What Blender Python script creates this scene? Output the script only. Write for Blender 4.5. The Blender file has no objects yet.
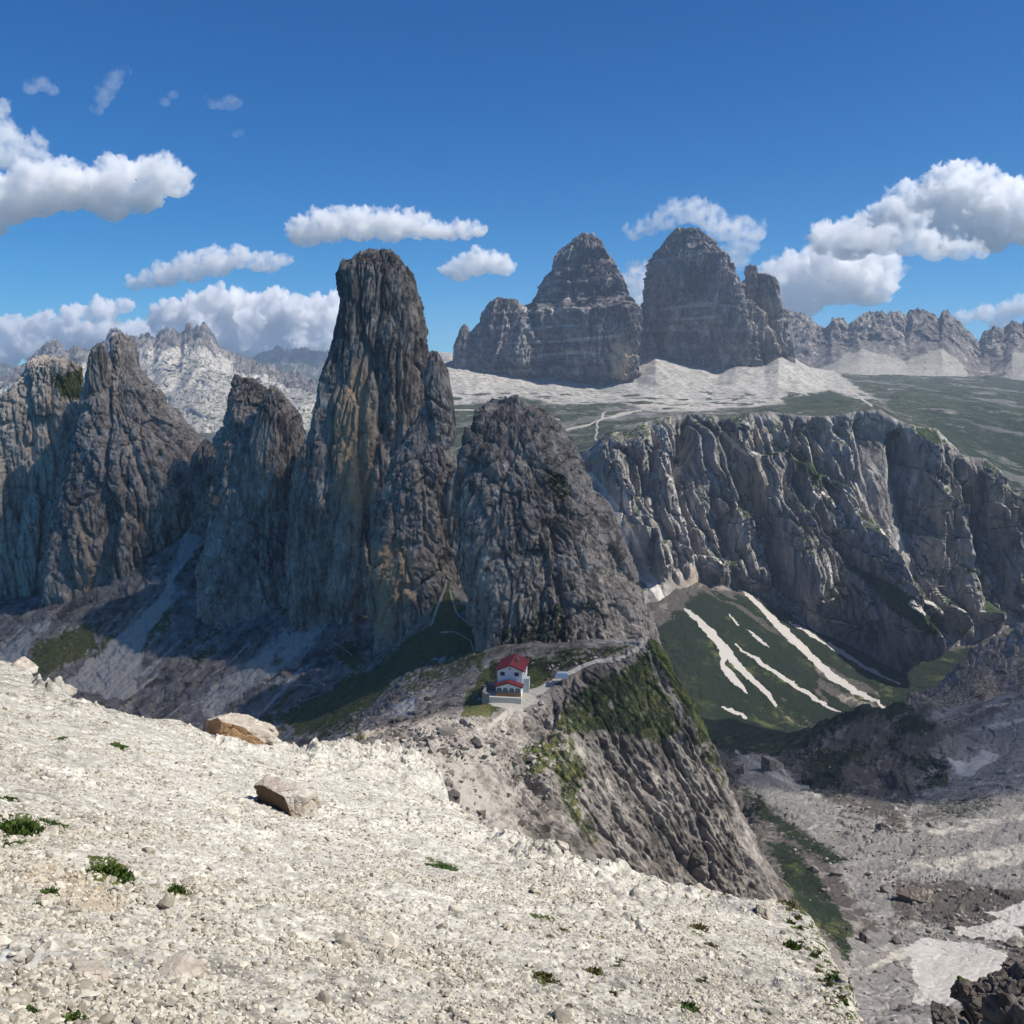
import bpy, math, random, os
import numpy as np
from concurrent.futures import ThreadPoolExecutor

RES = float(os.environ.get('SCENE_RES', '1.0'))      # mesh fineness (1 = final)
F = 1024.0                                           # focal length in pixels (square 1024 frame)
PITCH = math.radians(7.62)
CP, SP = math.cos(PITCH), math.sin(PITCH)
f32 = np.float32
scene = bpy.context.scene
COL = scene.collection
random.seed(7)

SUN_AZ, SUN_EL = math.radians(104), math.radians(50)
# ------------------------------------------------------------------ view geometry (used to survey points)
def tan_uv(u, v):
    a = (np.asarray(u, float) - 512) / F
    b = (512 - np.asarray(v, float)) / F
    d = CP + b * SP
    return a / d, (-SP + b * CP) / d

def P(u, v, Y):
    tx, tz = tan_uv(u, v)
    Y = np.asarray(Y, float)
    return np.stack(np.broadcast_arrays(tx * Y, Y, tz * Y), -1)

def proj(V):
    X, Y, Z = V[..., 0], V[..., 1], V[..., 2]
    d = np.maximum(Y * CP - Z * SP, 1e-3)
    return 512 + F * X / d, 512 - F * (Y * SP + Z * CP) / d

# ------------------------------------------------------------------ noise
POOL = ThreadPoolExecutor(4)
def chunked(fn, p, *args):
    shp = p.shape[:-1]
    q = np.ascontiguousarray(p.reshape(-1, 3), dtype=f32)
    n = len(q); step = 30000
    parts = list(POOL.map(lambda i: fn(q[i:i + step], *args), range(0, n, step)))
    if isinstance(parts[0], tuple):
        return tuple(np.concatenate(x).reshape(shp) for x in zip(*parts))
    return np.concatenate(parts).reshape(shp)

def _hash(ix, iy, iz, seed):
    with np.errstate(over='ignore'):
        h = (ix.astype(np.uint32) * np.uint32(374761393) + iy.astype(np.uint32) * np.uint32(668265263)
             + iz.astype(np.uint32) * np.uint32(2246822519) + np.uint32((seed * 3266489917) & 0xffffffff))
        h ^= h >> np.uint32(15); h *= np.uint32(2246822519)
        h ^= h >> np.uint32(13); h *= np.uint32(3266489917)
        h ^= h >> np.uint32(16)
    return h

def _grad(q, seed):
    fl = np.floor(q); i = fl.astype(np.int64).astype(np.int32); d = (q - fl).astype(f32)
    w = d * d * d * (d * (d * 6 - 15) + 10)
    out = np.zeros(len(q), f32)
    for dx in (0, 1):
        wx = w[:, 0] if dx else 1 - w[:, 0]
        for dy in (0, 1):
            wy = wx * (w[:, 1] if dy else 1 - w[:, 1])
            for dz in (0, 1):
                ww = wy * (w[:, 2] if dz else 1 - w[:, 2])
                h = _hash(i[:, 0] + dx, i[:, 1] + dy, i[:, 2] + dz, seed)
                gx = (h & np.uint32(1023)).astype(f32) * f32(2 / 1023.) - 1
                gy = ((h >> np.uint32(10)) & np.uint32(1023)).astype(f32) * f32(2 / 1023.) - 1
                gz = ((h >> np.uint32(20)) & np.uint32(1023)).astype(f32) * f32(2 / 1023.) - 1
                out += ww * (gx * (d[:, 0] - dx) + gy * (d[:, 1] - dy) + gz * (d[:, 2] - dz))
    return out * f32(1.5)

def _fbm(q, octv, gain, seed, ridge):
    s = np.zeros(len(q), f32); a = 1.0; t = 0
    for o in range(octv):
        n = _grad(q * f32(2.03 ** o), seed + o * 17)
        if ridge:
            n = 1 - np.abs(n) * 2
        s += f32(a) * n; t += a; a *= gain
    return s / f32(t)

def fbm(p, octv=4, gain=.5, seed=1):
    return chunked(_fbm, p, octv, gain, seed, False)
def ridged(p, octv=3, gain=.5, seed=1):
    return chunked(_fbm, p, octv, gain, seed, True)

def _worley(q, seed):
    fl = np.floor(q); i = fl.astype(np.int64).astype(np.int32); d = (q - fl).astype(f32)
    n = len(q)
    F1 = np.full(n, 9, f32); F2 = np.full(n, 9, f32); hb = np.zeros(n, np.uint32)
    bx = np.zeros(n, f32); by = np.zeros(n, f32); bz = np.zeros(n, f32)
    for dx in (-1, 0, 1):
        for dy in (-1, 0, 1):
            for dz in (-1, 0, 1):
                h = _hash(i[:, 0] + dx, i[:, 1] + dy, i[:, 2] + dz, seed)
                ex = d[:, 0] - dx - (h & np.uint32(1023)).astype(f32) * f32(1 / 1023.)
                ey = d[:, 1] - dy - ((h >> np.uint32(10)) & np.uint32(1023)).astype(f32) * f32(1 / 1023.)
                ez = d[:, 2] - dz - ((h >> np.uint32(20)) & np.uint32(1023)).astype(f32) * f32(1 / 1023.)
                r = ex * ex + ey * ey + ez * ez
                m = r < F1
                F2 = np.where(m, F1, np.minimum(F2, r))
                F1 = np.where(m, r, F1); hb = np.where(m, h, hb)
                bx = np.where(m, ex, bx); by = np.where(m, ey, by); bz = np.where(m, ez, bz)
    z = np.zeros(n, np.int32)
    h2 = _hash(hb.astype(np.int32), z, z, seed + 5)
    gx = (h2 & np.uint32(1023)).astype(f32) * f32(2 / 1023.) - 1
    gy = ((h2 >> np.uint32(10)) & np.uint32(1023)).astype(f32) * f32(2 / 1023.) - 1
    gz = ((h2 >> np.uint32(20)) & np.uint32(1023)).astype(f32) * f32(2 / 1023.) - 1
    tilt = gx * bx + gy * by + gz * bz
    h3 = _hash(hb.astype(np.int32), z + 3, z, seed + 9)
    rnd = (h3 & np.uint32(4095)).astype(f32) * f32(1 / 4095.)
    return np.sqrt(F1), np.sqrt(F2), tilt, rnd
def worley(p, seed=1):
    return chunked(_worley, p, seed)

def facet(p, seed=1):
    """chunky broken-rock relief: each cell is a tilted block face with a crack round it (about -1..1)"""
    F1, F2, tilt, rnd = worley(p, seed)
    return tilt * 0.9 + (rnd - .5) * .7 - .35 * np.exp(-((F2 - F1) / .09) ** 2)

def block(p, seed=1):
    """like facet but without steps, for ground seen from above"""
    F1, F2, tilt, rnd = worley(p, seed)
    return (tilt * .9 + (rnd - .5) * .8) * sst(F2 - F1, 0, .22) - .12 * np.exp(-((F2 - F1) / .1) ** 2)

def sst(x, a, b):
    t = np.clip((x - a) / (b - a), 0, 1)
    return t * t * (3 - 2 * t)

# ------------------------------------------------------------------ survey masks (patches of ground cover)
def poly_mask(u, v, poly, soft=4):
    """about 1 inside the polygon, 0 outside, soft edge"""
    pts = np.array(poly, f32); n = len(pts)
    lo, hi = pts.min(0) - soft * 2, pts.max(0) + soft * 2
    out = np.zeros(u.shape, f32)
    sel = (u > lo[0]) & (u < hi[0]) & (v > lo[1]) & (v < hi[1])
    if not sel.any():
        return out
    x, y = u[sel], v[sel]
    dist = np.full(x.shape, 1e9, f32); inside = np.zeros(x.shape, bool)
    for i in range(n):
        ax, ay = pts[i]; bx, by = pts[(i + 1) % n]
        ex, ey = bx - ax, by - ay
        t = np.clip(((x - ax) * ex + (y - ay) * ey) / (ex * ex + ey * ey + 1e-6), 0, 1)
        dist = np.minimum(dist, np.hypot(x - ax - t * ex, y - ay - t * ey))
        c = ((ay > y) != (by > y)) & (x < (bx - ax) * (y - ay) / (by - ay + 1e-9) + ax)
        inside ^= c
    out[sel] = sst(np.where(inside, dist, -dist), -soft, soft)
    return out

def line_mask(u, v, pts, soft=.5):
    """pts: (u, v, half width)"""
    out = np.zeros(u.shape, f32)
    pts = np.array(pts, f32); w = pts[:, 2].max() + 3
    lo, hi = pts[:, :2].min(0) - w, pts[:, :2].max(0) + w
    sel = (u > lo[0]) & (u < hi[0]) & (v > lo[1]) & (v < hi[1])
    if not sel.any():
        return out
    x, y = u[sel], v[sel]; best = np.full(x.shape, -1e9, f32)
    for i in range(len(pts) - 1):
        ax, ay, aw = pts[i]; bx, by, bw = pts[i + 1]
        ex, ey = bx - ax, by - ay
        t = np.clip(((x - ax) * ex + (y - ay) * ey) / (ex * ex + ey * ey + 1e-6), 0, 1)
        best = np.maximum(best, aw + t * (bw - aw) - np.hypot(x - ax - t * ex, y - ay - t * ey))
    out[sel] = sst(best, -soft, soft)
    return out

# ------------------------------------------------------------------ mesh building
ATTRS = ('tone', 'warm', 'grass', 'scree', 'snow', 'path')
def mesh_from(name, V, faces, mat, attrs=None, smooth=True, parent=None):
    me = bpy.data.meshes.new(name)
    V = np.ascontiguousarray(V.reshape(-1, 3), f32); faces = np.ascontiguousarray(faces, np.int32)
    nf, k = faces.shape
    me.vertices.add(len(V)); me.vertices.foreach_set('co', V.ravel())
    me.loops.add(nf * k); me.loops.foreach_set('vertex_index', faces.ravel())
    me.polygons.add(nf)
    me.polygons.foreach_set('loop_start', np.arange(0, nf * k, k, dtype=np.int32))
    me.polygons.foreach_set('loop_total', np.full(nf, k, np.int32))
    me.update(calc_edges=True)
    me.polygons.foreach_set('use_smooth', np.full(nf, smooth))
    if attrs:
        for a, val in attrs.items():
            at = me.attributes.new(a, 'FLOAT', 'POINT')
            at.data.foreach_set('value', np.ascontiguousarray(val, f32).ravel())
    if mat:
        me.materials.append(mat)
    o = bpy.data.objects.new(name, me); COL.objects.link(o)
    if parent:
        o.parent = parent
    return o

def grid_faces(nr, nc, wrap=False):
    r = np.arange(nr - 1)[:, None]; c = np.arange(nc if wrap else nc - 1)[None, :]
    c2 = (c + 1) % nc
    a = r * nc + c; b = r * nc + c2; d = (r + 1) * nc + c; e = (r + 1) * nc + c2
    return np.stack([a, b, e, d], -1).reshape(-1, 4)

def normals(V, wrap=False):
    du = np.gradient(V, axis=1)
    if wrap:
        du = (np.roll(V, -1, 1) - np.roll(V, 1, 1)) * .5
    dv = np.gradient(V, axis=0)
    n = np.cross(du, dv)
    return n / np.maximum(np.linalg.norm(n, axis=-1, keepdims=True), 1e-9)

def structure(o, label=None):
    o['kind'] = 'structure'
    if label:
        o['label'] = label
    return o

# ------------------------------------------------------------------ materials
def nd(nt, t, **kw):
    n = nt.nodes.new(t)
    for k, v in kw.items():
        setattr(n, k, v)
    return n
def mix(nt, fac, a, b, blend='MIX'):
    m = nd(nt, 'ShaderNodeMix', data_type='RGBA', blend_type=blend)
    for s, val in ((0, fac), (6, a), (7, b)):
        if isinstance(val, bpy.types.NodeSocket):
            nt.links.new(val, m.inputs[s])
        elif s == 0:
            m.inputs[0].default_value = val
        else:
            m.inputs[s].default_value = (*val, 1)
    return m.outputs[2]
def mth(nt, op, a, b=None, c=None, clamp=False):
    m = nd(nt, 'ShaderNodeMath', operation=op, use_clamp=clamp)
    for i, x in enumerate((a, b, c)):
        if x is None:
            continue
        if isinstance(x, bpy.types.NodeSocket):
            nt.links.new(x, m.inputs[i])
        else:
            m.inputs[i].default_value = x
    return m.outputs[0]
def noise(nt, vec, scale, detail=4, rough=.55):
    n = nd(nt, 'ShaderNodeTexNoise'); n.inputs['Scale'].default_value = scale
    n.inputs['Detail'].default_value = detail; n.inputs['Roughness'].default_value = rough
    nt.links.new(vec, n.inputs['Vector'])
    return n.outputs['Fac']
def attr(nt, name):
    return nd(nt, 'ShaderNodeAttribute', attribute_name=name).outputs['Fac']
def ramp(nt, fac, lo, hi):
    m = nd(nt, 'ShaderNodeMapRange', interpolation_type='SMOOTHSTEP')
    m.inputs[1].default_value = lo; m.inputs[2].default_value = hi
    nt.links.new(fac, m.inputs[0])
    return m.outputs[0]

def terrain_mat(name, dark, mid, light, warm=(.36, .25, .15), grass=((.011, .018, .008), (.075, .088, .028)),
                scree=((.30, .28, .25), (.52, .49, .43)), snow=(.43, .40, .36), path=(.40, .365, .31),
                size=10., zsq=.35, bump=.5, bump_dist=1.0, stone=None, joint=None):
    """rock with attribute-driven grass, scree, snow and trodden path; size = metres of the fine grain"""
    m = bpy.data.materials.new(name); m.use_nodes = True
    nt = m.node_tree; nt.nodes.clear()
    out = nd(nt, 'ShaderNodeOutputMaterial'); bs = nd(nt, 'ShaderNodeBsdfPrincipled')
    bs.inputs['Roughness'].default_value = .92; bs.inputs['Specular IOR Level'].default_value = .18
    nt.links.new(bs.outputs[0], out.inputs[0])
    tc = nd(nt, 'ShaderNodeTexCoord'); mp = nd(nt, 'ShaderNodeMapping')
    mp.inputs['Scale'].default_value = (1 / size, 1 / size, zsq / size)
    nt.links.new(tc.outputs['Object'], mp.inputs[0])
    n1 = noise(nt, mp.outputs[0], 1.0, 6, .62)
    n2 = noise(nt, tc.outputs['Object'], 2.7 / size, 3, .6)
    t = mth(nt, 'ADD', mth(nt, 'MULTIPLY', attr(nt, 'tone'), .6), mth(nt, 'SUBTRACT', mth(nt, 'MULTIPLY', n1, 1.9), .45))
    c = mix(nt, ramp(nt, t, .15, .5), dark, mid)
    c = mix(nt, ramp(nt, t, .5, .95), c, light)
    jl = None
    if joint:       # thin dark fissures
        jm = nd(nt, 'ShaderNodeMapping'); jm.inputs['Scale'].default_value = (1 / joint, 1 / joint, .24 / joint); jm.inputs['Rotation'].default_value = (.12, -.1, .3)
        wv = nd(nt, 'ShaderNodeVectorMath', operation='MULTIPLY_ADD')
        nv = nd(nt, 'ShaderNodeTexNoise'); nv.inputs['Scale'].default_value = .6 / joint; nv.inputs['Detail'].default_value = 2
        nt.links.new(tc.outputs['Object'], nv.inputs['Vector']); nt.links.new(nv.outputs['Color'], wv.inputs[0]); wv.inputs[1].default_value = (1.6 * joint,) * 3
        nt.links.new(tc.outputs['Object'], wv.inputs[2]); nt.links.new(wv.outputs[0], jm.inputs[0])
        jv = nd(nt, 'ShaderNodeTexVoronoi', feature='DISTANCE_TO_EDGE'); jv.inputs['Scale'].default_value = 1.0; nt.links.new(jm.outputs[0], jv.inputs['Vector'])
        jl = ramp(nt, jv.outputs['Distance'], .0, .10)
        jk = mth(nt, 'MULTIPLY', mth(nt, 'SUBTRACT', 1.0, jl), mth(nt, 'MULTIPLY', ramp(nt, n1, .45, .62), .8))
        c = mix(nt, jk, c, tuple(x * .45 for x in dark))
    wf = ramp(nt, mth(nt, 'ADD', attr(nt, 'warm'), mth(nt, 'MULTIPLY', mth(nt, 'SUBTRACT', n1, .5), 1.2)), .3, .9)
    c = mix(nt, wf, c, warm)
    sf = ramp(nt, mth(nt, 'ADD', attr(nt, 'scree'), mth(nt, 'MULTIPLY', mth(nt, 'SUBTRACT', n2, .5), .8)), .35, .65)
    sc = mix(nt, ramp(nt, mth(nt, 'ADD', n2, mth(nt, 'MULTIPLY', attr(nt, 'tone'), .25)), .3, .7), scree[0], scree[1])
    c = mix(nt, sf, c, sc)
    gf = ramp(nt, mth(nt, 'ADD', attr(nt, 'grass'), mth(nt, 'MULTIPLY', mth(nt, 'SUBTRACT', n2, .5), 1.7)), .38, .62)
    gc = mix(nt, ramp(nt, mth(nt, 'ADD', n1, mth(nt, 'MULTIPLY', attr(nt, 'tone'), .3)), .3, .75), grass[0], grass[1])
    n3 = noise(nt, tc.outputs['Object'], 9.0 / size, 2, .6)
    gc = mix(nt, ramp(nt, mth(nt, 'ADD', n2, mth(nt, 'MULTIPLY', attr(nt, 'tone'), .15)), .52, .72), gc, tuple(x * k for x, k in zip(grass[1], (1.55, 1.25, 1.3))))
    gf = mth(nt, 'MULTIPLY', gf, ramp(nt, n3, .76, .62))
    c = mix(nt, gf, c, gc)
    pf = ramp(nt, mth(nt, 'ADD', attr(nt, 'path'), mth(nt, 'MULTIPLY', mth(nt, 'SUBTRACT', n2, .5), .5)), .35, .6)
    c = mix(nt, pf, c, path)
    nf = ramp(nt, mth(nt, 'ADD', attr(nt, 'snow'), mth(nt, 'MULTIPLY', mth(nt, 'SUBTRACT', n2, .5), .9)), .4, .55)
    c = mix(nt, nf, c, snow)
    nt.links.new(c, bs.inputs['Base Color'])
    h = n1
    if jl:
        h = mth(nt, 'ADD', n1, mth(nt, 'MULTIPLY', jl, .12))
    if stone:
        vo = nd(nt, 'ShaderNodeTexVoronoi', feature='F1'); vo.inputs['Scale'].default_value = 1 / stone
        nt.links.new(tc.outputs['Object'], vo.inputs['Vector'])
        h = mth(nt, 'ADD', n1, mth(nt, 'MULTIPLY', vo.outputs['Distance'], -.6))
        sv = nd(nt, 'ShaderNodeSeparateColor'); nt.links.new(vo.outputs['Color'], sv.inputs[0])
        k = nd(nt, 'ShaderNodeMapRange'); k.inputs[3].default_value = .74; k.inputs[4].default_value = 1.18
        nt.links.new(sv.outputs[0], k.inputs[0])
        cm = nd(nt, 'ShaderNodeVectorMath', operation='SCALE'); nt.links.new(c, cm.inputs[0]); nt.links.new(k.outputs[0], cm.inputs[3])
        nt.links.new(mix(nt, gf, cm.outputs[0], c), bs.inputs['Base Color'])
    bp = nd(nt, 'ShaderNodeBump'); bp.inputs['Strength'].default_value = bump; bp.inputs['Distance'].default_value = bump_dist
    nt.links.new(h, bp.inputs['Height']); nt.links.new(bp.outputs[0], bs.inputs['Normal'])
    return m

def plain_mat(name, col, rough=.7, var=.15, scale=3.0, metallic=0):
    m = bpy.data.materials.new(name); m.use_nodes = True
    nt = m.node_tree; bs = nt.nodes['Principled BSDF']
    tc = nd(nt, 'ShaderNodeTexCoord'); n = noise(nt, tc.outputs['Object'], scale, 5, .6)
    c = mix(nt, n, tuple(x * (1 - var) for x in col), tuple(min(1, x * (1 + var)) for x in col))
    nt.links.new(c, bs.inputs['Base Color'])
    bs.inputs['Roughness'].default_value = rough; bs.inputs['Metallic'].default_value = metallic
    bs.inputs['Specular IOR Level'].default_value = .25
    return m

M_TOWER = terrain_mat('tower_rock', (.13, .107, .088), (.325, .268, .216), (.53, .455, .375), warm=(.52, .345, .20), size=4, zsq=.35, bump=.9, bump_dist=1.5, joint=6.0)
M_VALLEY = terrain_mat('valley_ground', (.080, .070, .060), (.195, .172, .148), (.35, .315, .272), size=7, zsq=1, bump=.5, bump_dist=1.0,
                       scree=((.18, .168, .152), (.36, .338, .305)))
M_CLIFF = terrain_mat('cliff_rock', (.075, .069, .064), (.235, .215, .195), (.50, .46, .41), warm=(.38, .305, .225), size=16, zsq=.4, bump=.7, bump_dist=4, joint=18,
                      grass=((.014, .028, .01), (.045, .065, .02)), scree=((.44, .41, .36), (.64, .60, .53)))
M_PLATEAU = terrain_mat('plateau_ground', (.09, .09, .08), (.16, .155, .14), (.28, .265, .235), size=40, zsq=1, bump=.4, bump_dist=5,
                        grass=((.016, .026, .014), (.055, .066, .034)), scree=((.20, .188, .165), (.46, .435, .385)))
M_PEAK = terrain_mat('peak_rock', (.06, .054, .050), (.165, .147, .135), (.36, .325, .295), warm=(.42, .31, .2), size=22, zsq=.8, bump=.7, bump_dist=6, joint=40,
                     scree=((.22, .205, .18), (.40, .375, .33)))
M_FAR = terrain_mat('far_rock', (.06, .055, .053), (.15, .134, .126), (.29, .268, .245), size=60, zsq=.6, bump=.6, bump_dist=15)
M_FORE = terrain_mat('scree_ground', (.215, .20, .17), (.415, .39, .33), (.56, .53, .455), size=.5, zsq=1, bump=.7, bump_dist=.06, stone=.11, scree=((.20, .195, .18), (.43, .42, .385)),
                     grass=((.02, .035, .008), (.07, .09, .02)), warm=(.40, .32, .22))
M_STONE = terrain_mat('loose_stone', (.26, .232, .182), (.43, .388, .31), (.56, .51, .42), size=.15, zsq=1, bump=.5, bump_dist=.02)

# ------------------------------------------------------------------ generic builders
def interp_row(row, us):
    row = np.array(sorted(row), float)
    return np.interp(us, row[:, 0], row[:, 1]), np.interp(us, row[:, 0], row[:, 2])

def patch(name, rows, u0, u1, segs, du, mat, disp=None, attrs=None, label=None, smooth_rows=False, fade_ends=True):
    us = np.arange(u0, u1 + du * .5, du / RES)
    R = []
    for row in rows:
        v, Y = interp_row(row, us)
        R.append(P(us, v, Y))
    R = np.array(R)
    G = []
    for k in range(len(rows) - 1):
        n = max(2, int(segs[k] * RES))
        t = (np.arange(n) / n)[:, None, None]
        if smooth_rows:
            a = R[max(k - 1, 0)]; b = R[k]; c = R[k + 1]; d = R[min(k + 2, len(R) - 1)]
            m0 = (c - a) * .5; m1 = (d - b) * .5
            t2, t3 = t * t, t * t * t
            G.append((2 * t3 - 3 * t2 + 1) * b + (t3 - 2 * t2 + t) * m0 + (-2 * t3 + 3 * t2) * c + (t3 - t2) * m1)
        else:
            G.append(R[k] * (1 - t) + R[k + 1] * t)
    G.append(R[-1][None])
    V = np.concatenate(G)
    rowpos = np.linspace(0, 1, len(V))
    N = normals(V)
    N[N[..., 1] > 0] *= np.where((N[N[..., 1] > 0][:, 2] < 0), -1, 1)[:, None]
    if disp is not None:
        V = disp(V, N)
    N2 = normals(V); N2 = np.where(N2[..., 2:3] < 0, -N2, N2)
    A = attrs(V, N2) if attrs else {}
    return structure(mesh_from(name, V, grid_faces(*V.shape[:2]), mat, A), label)

def loft(name, slices, Yc, depth, mat, s=40., amp=1., exps=2.4, dv=1.0, dth=1.0, seed=1, cracks=(), ledge=None, attrs=None, label=None,
         lean=0., style='tower', skew=0.):
    """rock tower: horizontal slices (v, uL, uR) round a spine at distance Yc; depth = thickness / width"""
    S = np.array(slices, float)
    vs = np.arange(S[0, 0], S[-1, 0] + .5, dv / RES)
    uL, uR = np.interp(vs, S[:, 0], S[:, 1]), np.interp(vs, S[:, 0], S[:, 2])
    wpx = (uR - uL).max()
    Yv = Yc + lean * (vs - vs[0])
    L, Rr = P(uL, vs, Yv), P(uR, vs, Yv)
    C = (L + Rr) / 2; a = (Rr[:, 0] - L[:, 0]) / 2
    b = a * (depth if np.isscalar(depth) else np.interp(vs, [d[0] for d in depth], [d[1] for d in depth]))
    nfront = max(24, int(wpx * 1.45 * RES / dth)); nback = max(10, nfront // 4)
    th = np.concatenate([np.linspace(math.pi, 2 * math.pi, nfront, endpoint=False), np.linspace(0, math.pi, nback, endpoint=False)])
    ct, stn = np.cos(th), np.sin(th)
    e = 2 / exps
    X = C[:, 0:1] + a[:, None] * np.sign(ct) * np.abs(ct) ** e
    Y = C[:, 1:2] + b[:, None] * np.sign(stn) * np.abs(stn) ** e
    Z = np.repeat(C[:, 2:3], len(th), 1)
    Y2 = Y - skew * (X - C[:, 0:1]); X = X * (Y2 / Y); Y = Y2      # turn the front wall a little to the left
    V = np.stack([X, Y, Z], -1)
    # close the summit
    top = V[0:1] * 0 + C[0]
    fr = np.linspace(0, 1, 6)[:-1][:, None, None]
    cap = top * (1 - fr) + V[0:1] * fr + np.array([0, 0, 1.]) * (a[0] * .35) * (1 - fr ** 2)
    V = np.concatenate([cap, V])
    cx = np.concatenate([np.repeat(C[:1], 5, 0), C])
    D = V - cx[:, None, :]; D[..., 2] = 0
    D /= np.maximum(np.linalg.norm(D, axis=-1, keepdims=True), 1e-3)
    d = rock(V, s, seed, style) * amp
    if ledge:
        per, la = ledge
        zz = V[..., 2] / per + .9 * fbm(V / (per * 5), 3, seed=seed + 3) + .15 * fbm(V / (per * .8), 2, seed=seed + 4)
        fr_ = zz - np.floor(zz)
        k = np.floor(zz).astype(int)
        wgt = (.4 + .6 * ((np.sin(k * 12.9898 + seed) * 43758.5453) % 1.0))
        d = d + la * wgt * (fr_ - .5)
    u, v = proj(V)
    for poly, w, dep in cracks:
        d = d - dep * line_mask(u, v, [(x, y, w * .35) for x, y in poly], soft=w)
    width = np.concatenate([np.full(5, a[0]), a])[:, None]
    lim = np.maximum(width * (.45 if style == 'peak' else .26), .4)
    d = lim * np.tanh(d / lim)
    V = V + D * d[..., None]
    V[..., 2] += .35 * d * sst(V[..., 2], C[0, 2] - a[0] * 2.5, C[0, 2])
    # broken crest
    hz_ = sst(V[..., 2], C[0, 2] - s * 1.1, C[0, 2] - s * .1)
    V[..., 2] += s * (.055 if style == 'peak' else .05) * hz_ * (facet(V * np.array([1, 1, .15]) / (s * .13), seed + 301) + .6 * facet(V * np.array([1, 1, .15]) / (s * .055), seed + 302))
    N = normals(V, True); N = np.where((N * D).sum(-1, keepdims=True) < 0, -N, N)
    A = tower_attrs(V, N, s, seed)
    if ledge:
        A['scree'] = np.maximum(sst(N[..., 2], .8, .97) * .3, sst(N[..., 2], .45, .75) * .75 * np.exp(-(fr_ / .16) ** 2))
    if attrs:
        attrs(V, N, A)
    return structure(mesh_from(name, V, grid_faces(V.shape[0], V.shape[1], True), mat, A), label)

STYLES = {'tower': (.06, .05, .15, .022, .016, .011, 1.1), 'peak': (.08, .24, .16, .085, .035, .016, 1.3)}
def rock(V, s, seed, style='tower'):
    """layered broken-rock relief: leaning buttresses, flat broken faces, joints and fine vertical grain"""
    kf, kr, kb, k1, k2, k3, kc = STYLES[style]
    rs = np.random.RandomState(seed); lx, ly = rs.uniform(-.18, .18, 2)
    W = V.copy(); W[..., 0] = W[..., 0] + lx * W[..., 2]; W[..., 1] = W[..., 1] + ly * W[..., 2]
    q = W * np.array([1, 1, .22]); q2 = W * np.array([1, 1, .4])
    warp = np.stack([fbm(V / (s * .5), 3, seed=seed + 70), fbm(V / (s * .5), 3, seed=seed + 71), fbm(V / (s * .5), 3, seed=seed + 72)], -1) * (s * .06)
    d = kf * fbm(q / s, 3, seed=seed) + kr * (ridged((q + warp) / (s * .42), 3, seed=seed + 11) - .3)
    d += kb * facet((q + warp * .6) / (s * .55), seed + 61)
    d += k1 * facet((q + warp) / (s * .22), seed + 21)
    d += k2 * facet((q2 + warp * .5) / (s * .085), seed + 31)
    d += k3 * facet(q2 / (s * .033), seed + 41)
    d += .022 * (ridged(W * np.array([1, 1, .11]) / (s * .05), 2, seed=seed + 45) - .3)
    for k, (sc, w, dep) in enumerate(((.40, .040, .075), (.15, .055, .035), (.055, .09, .014))):     # joints and chimneys
        n = fbm((q * np.array([1, 1, .5]) + warp * .4) / (s * sc), 2, seed=seed + 90 + k)
        d -= kc * dep * np.exp(-(n / w) ** 2)
    return d * s

def tower_attrs(V, N, s, seed):
    tone = fbm(V / (s * .8), 4, seed=seed + 51) * .9 + fbm(V * np.array([1, 1, .18]) / (s * .12), 4, seed=seed + 52) * .6
    z0 = np.zeros(V.shape[:2], f32)
    tone += .35 * fbm(V / (s * .05), 2, seed=seed + 53) + .45 * fbm(V * np.array([1, 1, .12]) / (s * .035), 2, seed=seed + 54)
    return {'tone': tone, 'warm': z0.copy(), 'grass': z0.copy(), 'scree': sst(N[..., 2], .62, .9) * .45, 'snow': z0.copy(), 'path': z0.copy()}

def rock_shapes(n, sub, seed, flat=.7, planes=11):
    """angular stones: random half spaces cut from a ball"""
    import bmesh
    rng = np.random.RandomState(seed); out = []
    bm = bmesh.new(); bmesh.ops.create_icosphere(bm, subdivisions=sub, radius=1)
    D = np.array([v.co[:] for v in bm.verts]); Fc = np.array([[v.index for v in f.verts] for f in bm.faces]); bm.free()
    D /= np.linalg.norm(D, axis=1, keepdims=True)
    for i in range(n):
        nn = rng.normal(size=(planes, 3)); nn /= np.linalg.norm(nn, axis=1, keepdims=True)
        h = rng.uniform(.55, .95, planes)
        dots = np.maximum(D @ nn.T, 1e-3)
        r = np.minimum((h / dots).min(1), 1.15)
        out.append(D * r[:, None] * np.array([1, rng.uniform(.6, 1), flat * rng.uniform(.6, 1.1)]))
    return out, Fc
def rot_m(rng, tilt=.5):
    a, b, c = rng.uniform(0, 6.283), rng.normal() * tilt, rng.normal() * tilt
    Rz = np.array([[math.cos(a), -math.sin(a), 0], [math.sin(a), math.cos(a), 0], [0, 0, 1]])
    Rx = np.array([[1, 0, 0], [0, math.cos(b), -math.sin(b)], [0, math.sin(b), math.cos(b)]])
    Ry = np.array([[math.cos(c), 0, math.sin(c)], [0, 1, 0], [-math.sin(c), 0, math.cos(c)]])
    return Ry @ Rx @ Rz

# ================================================================== ROCK TOWERS (middle distance)
def zone(A, key, u, v, poly, soft=10, k=1.0):
    A[key] = np.maximum(A[key], poly_mask(u, v, poly, soft) * k)

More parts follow.
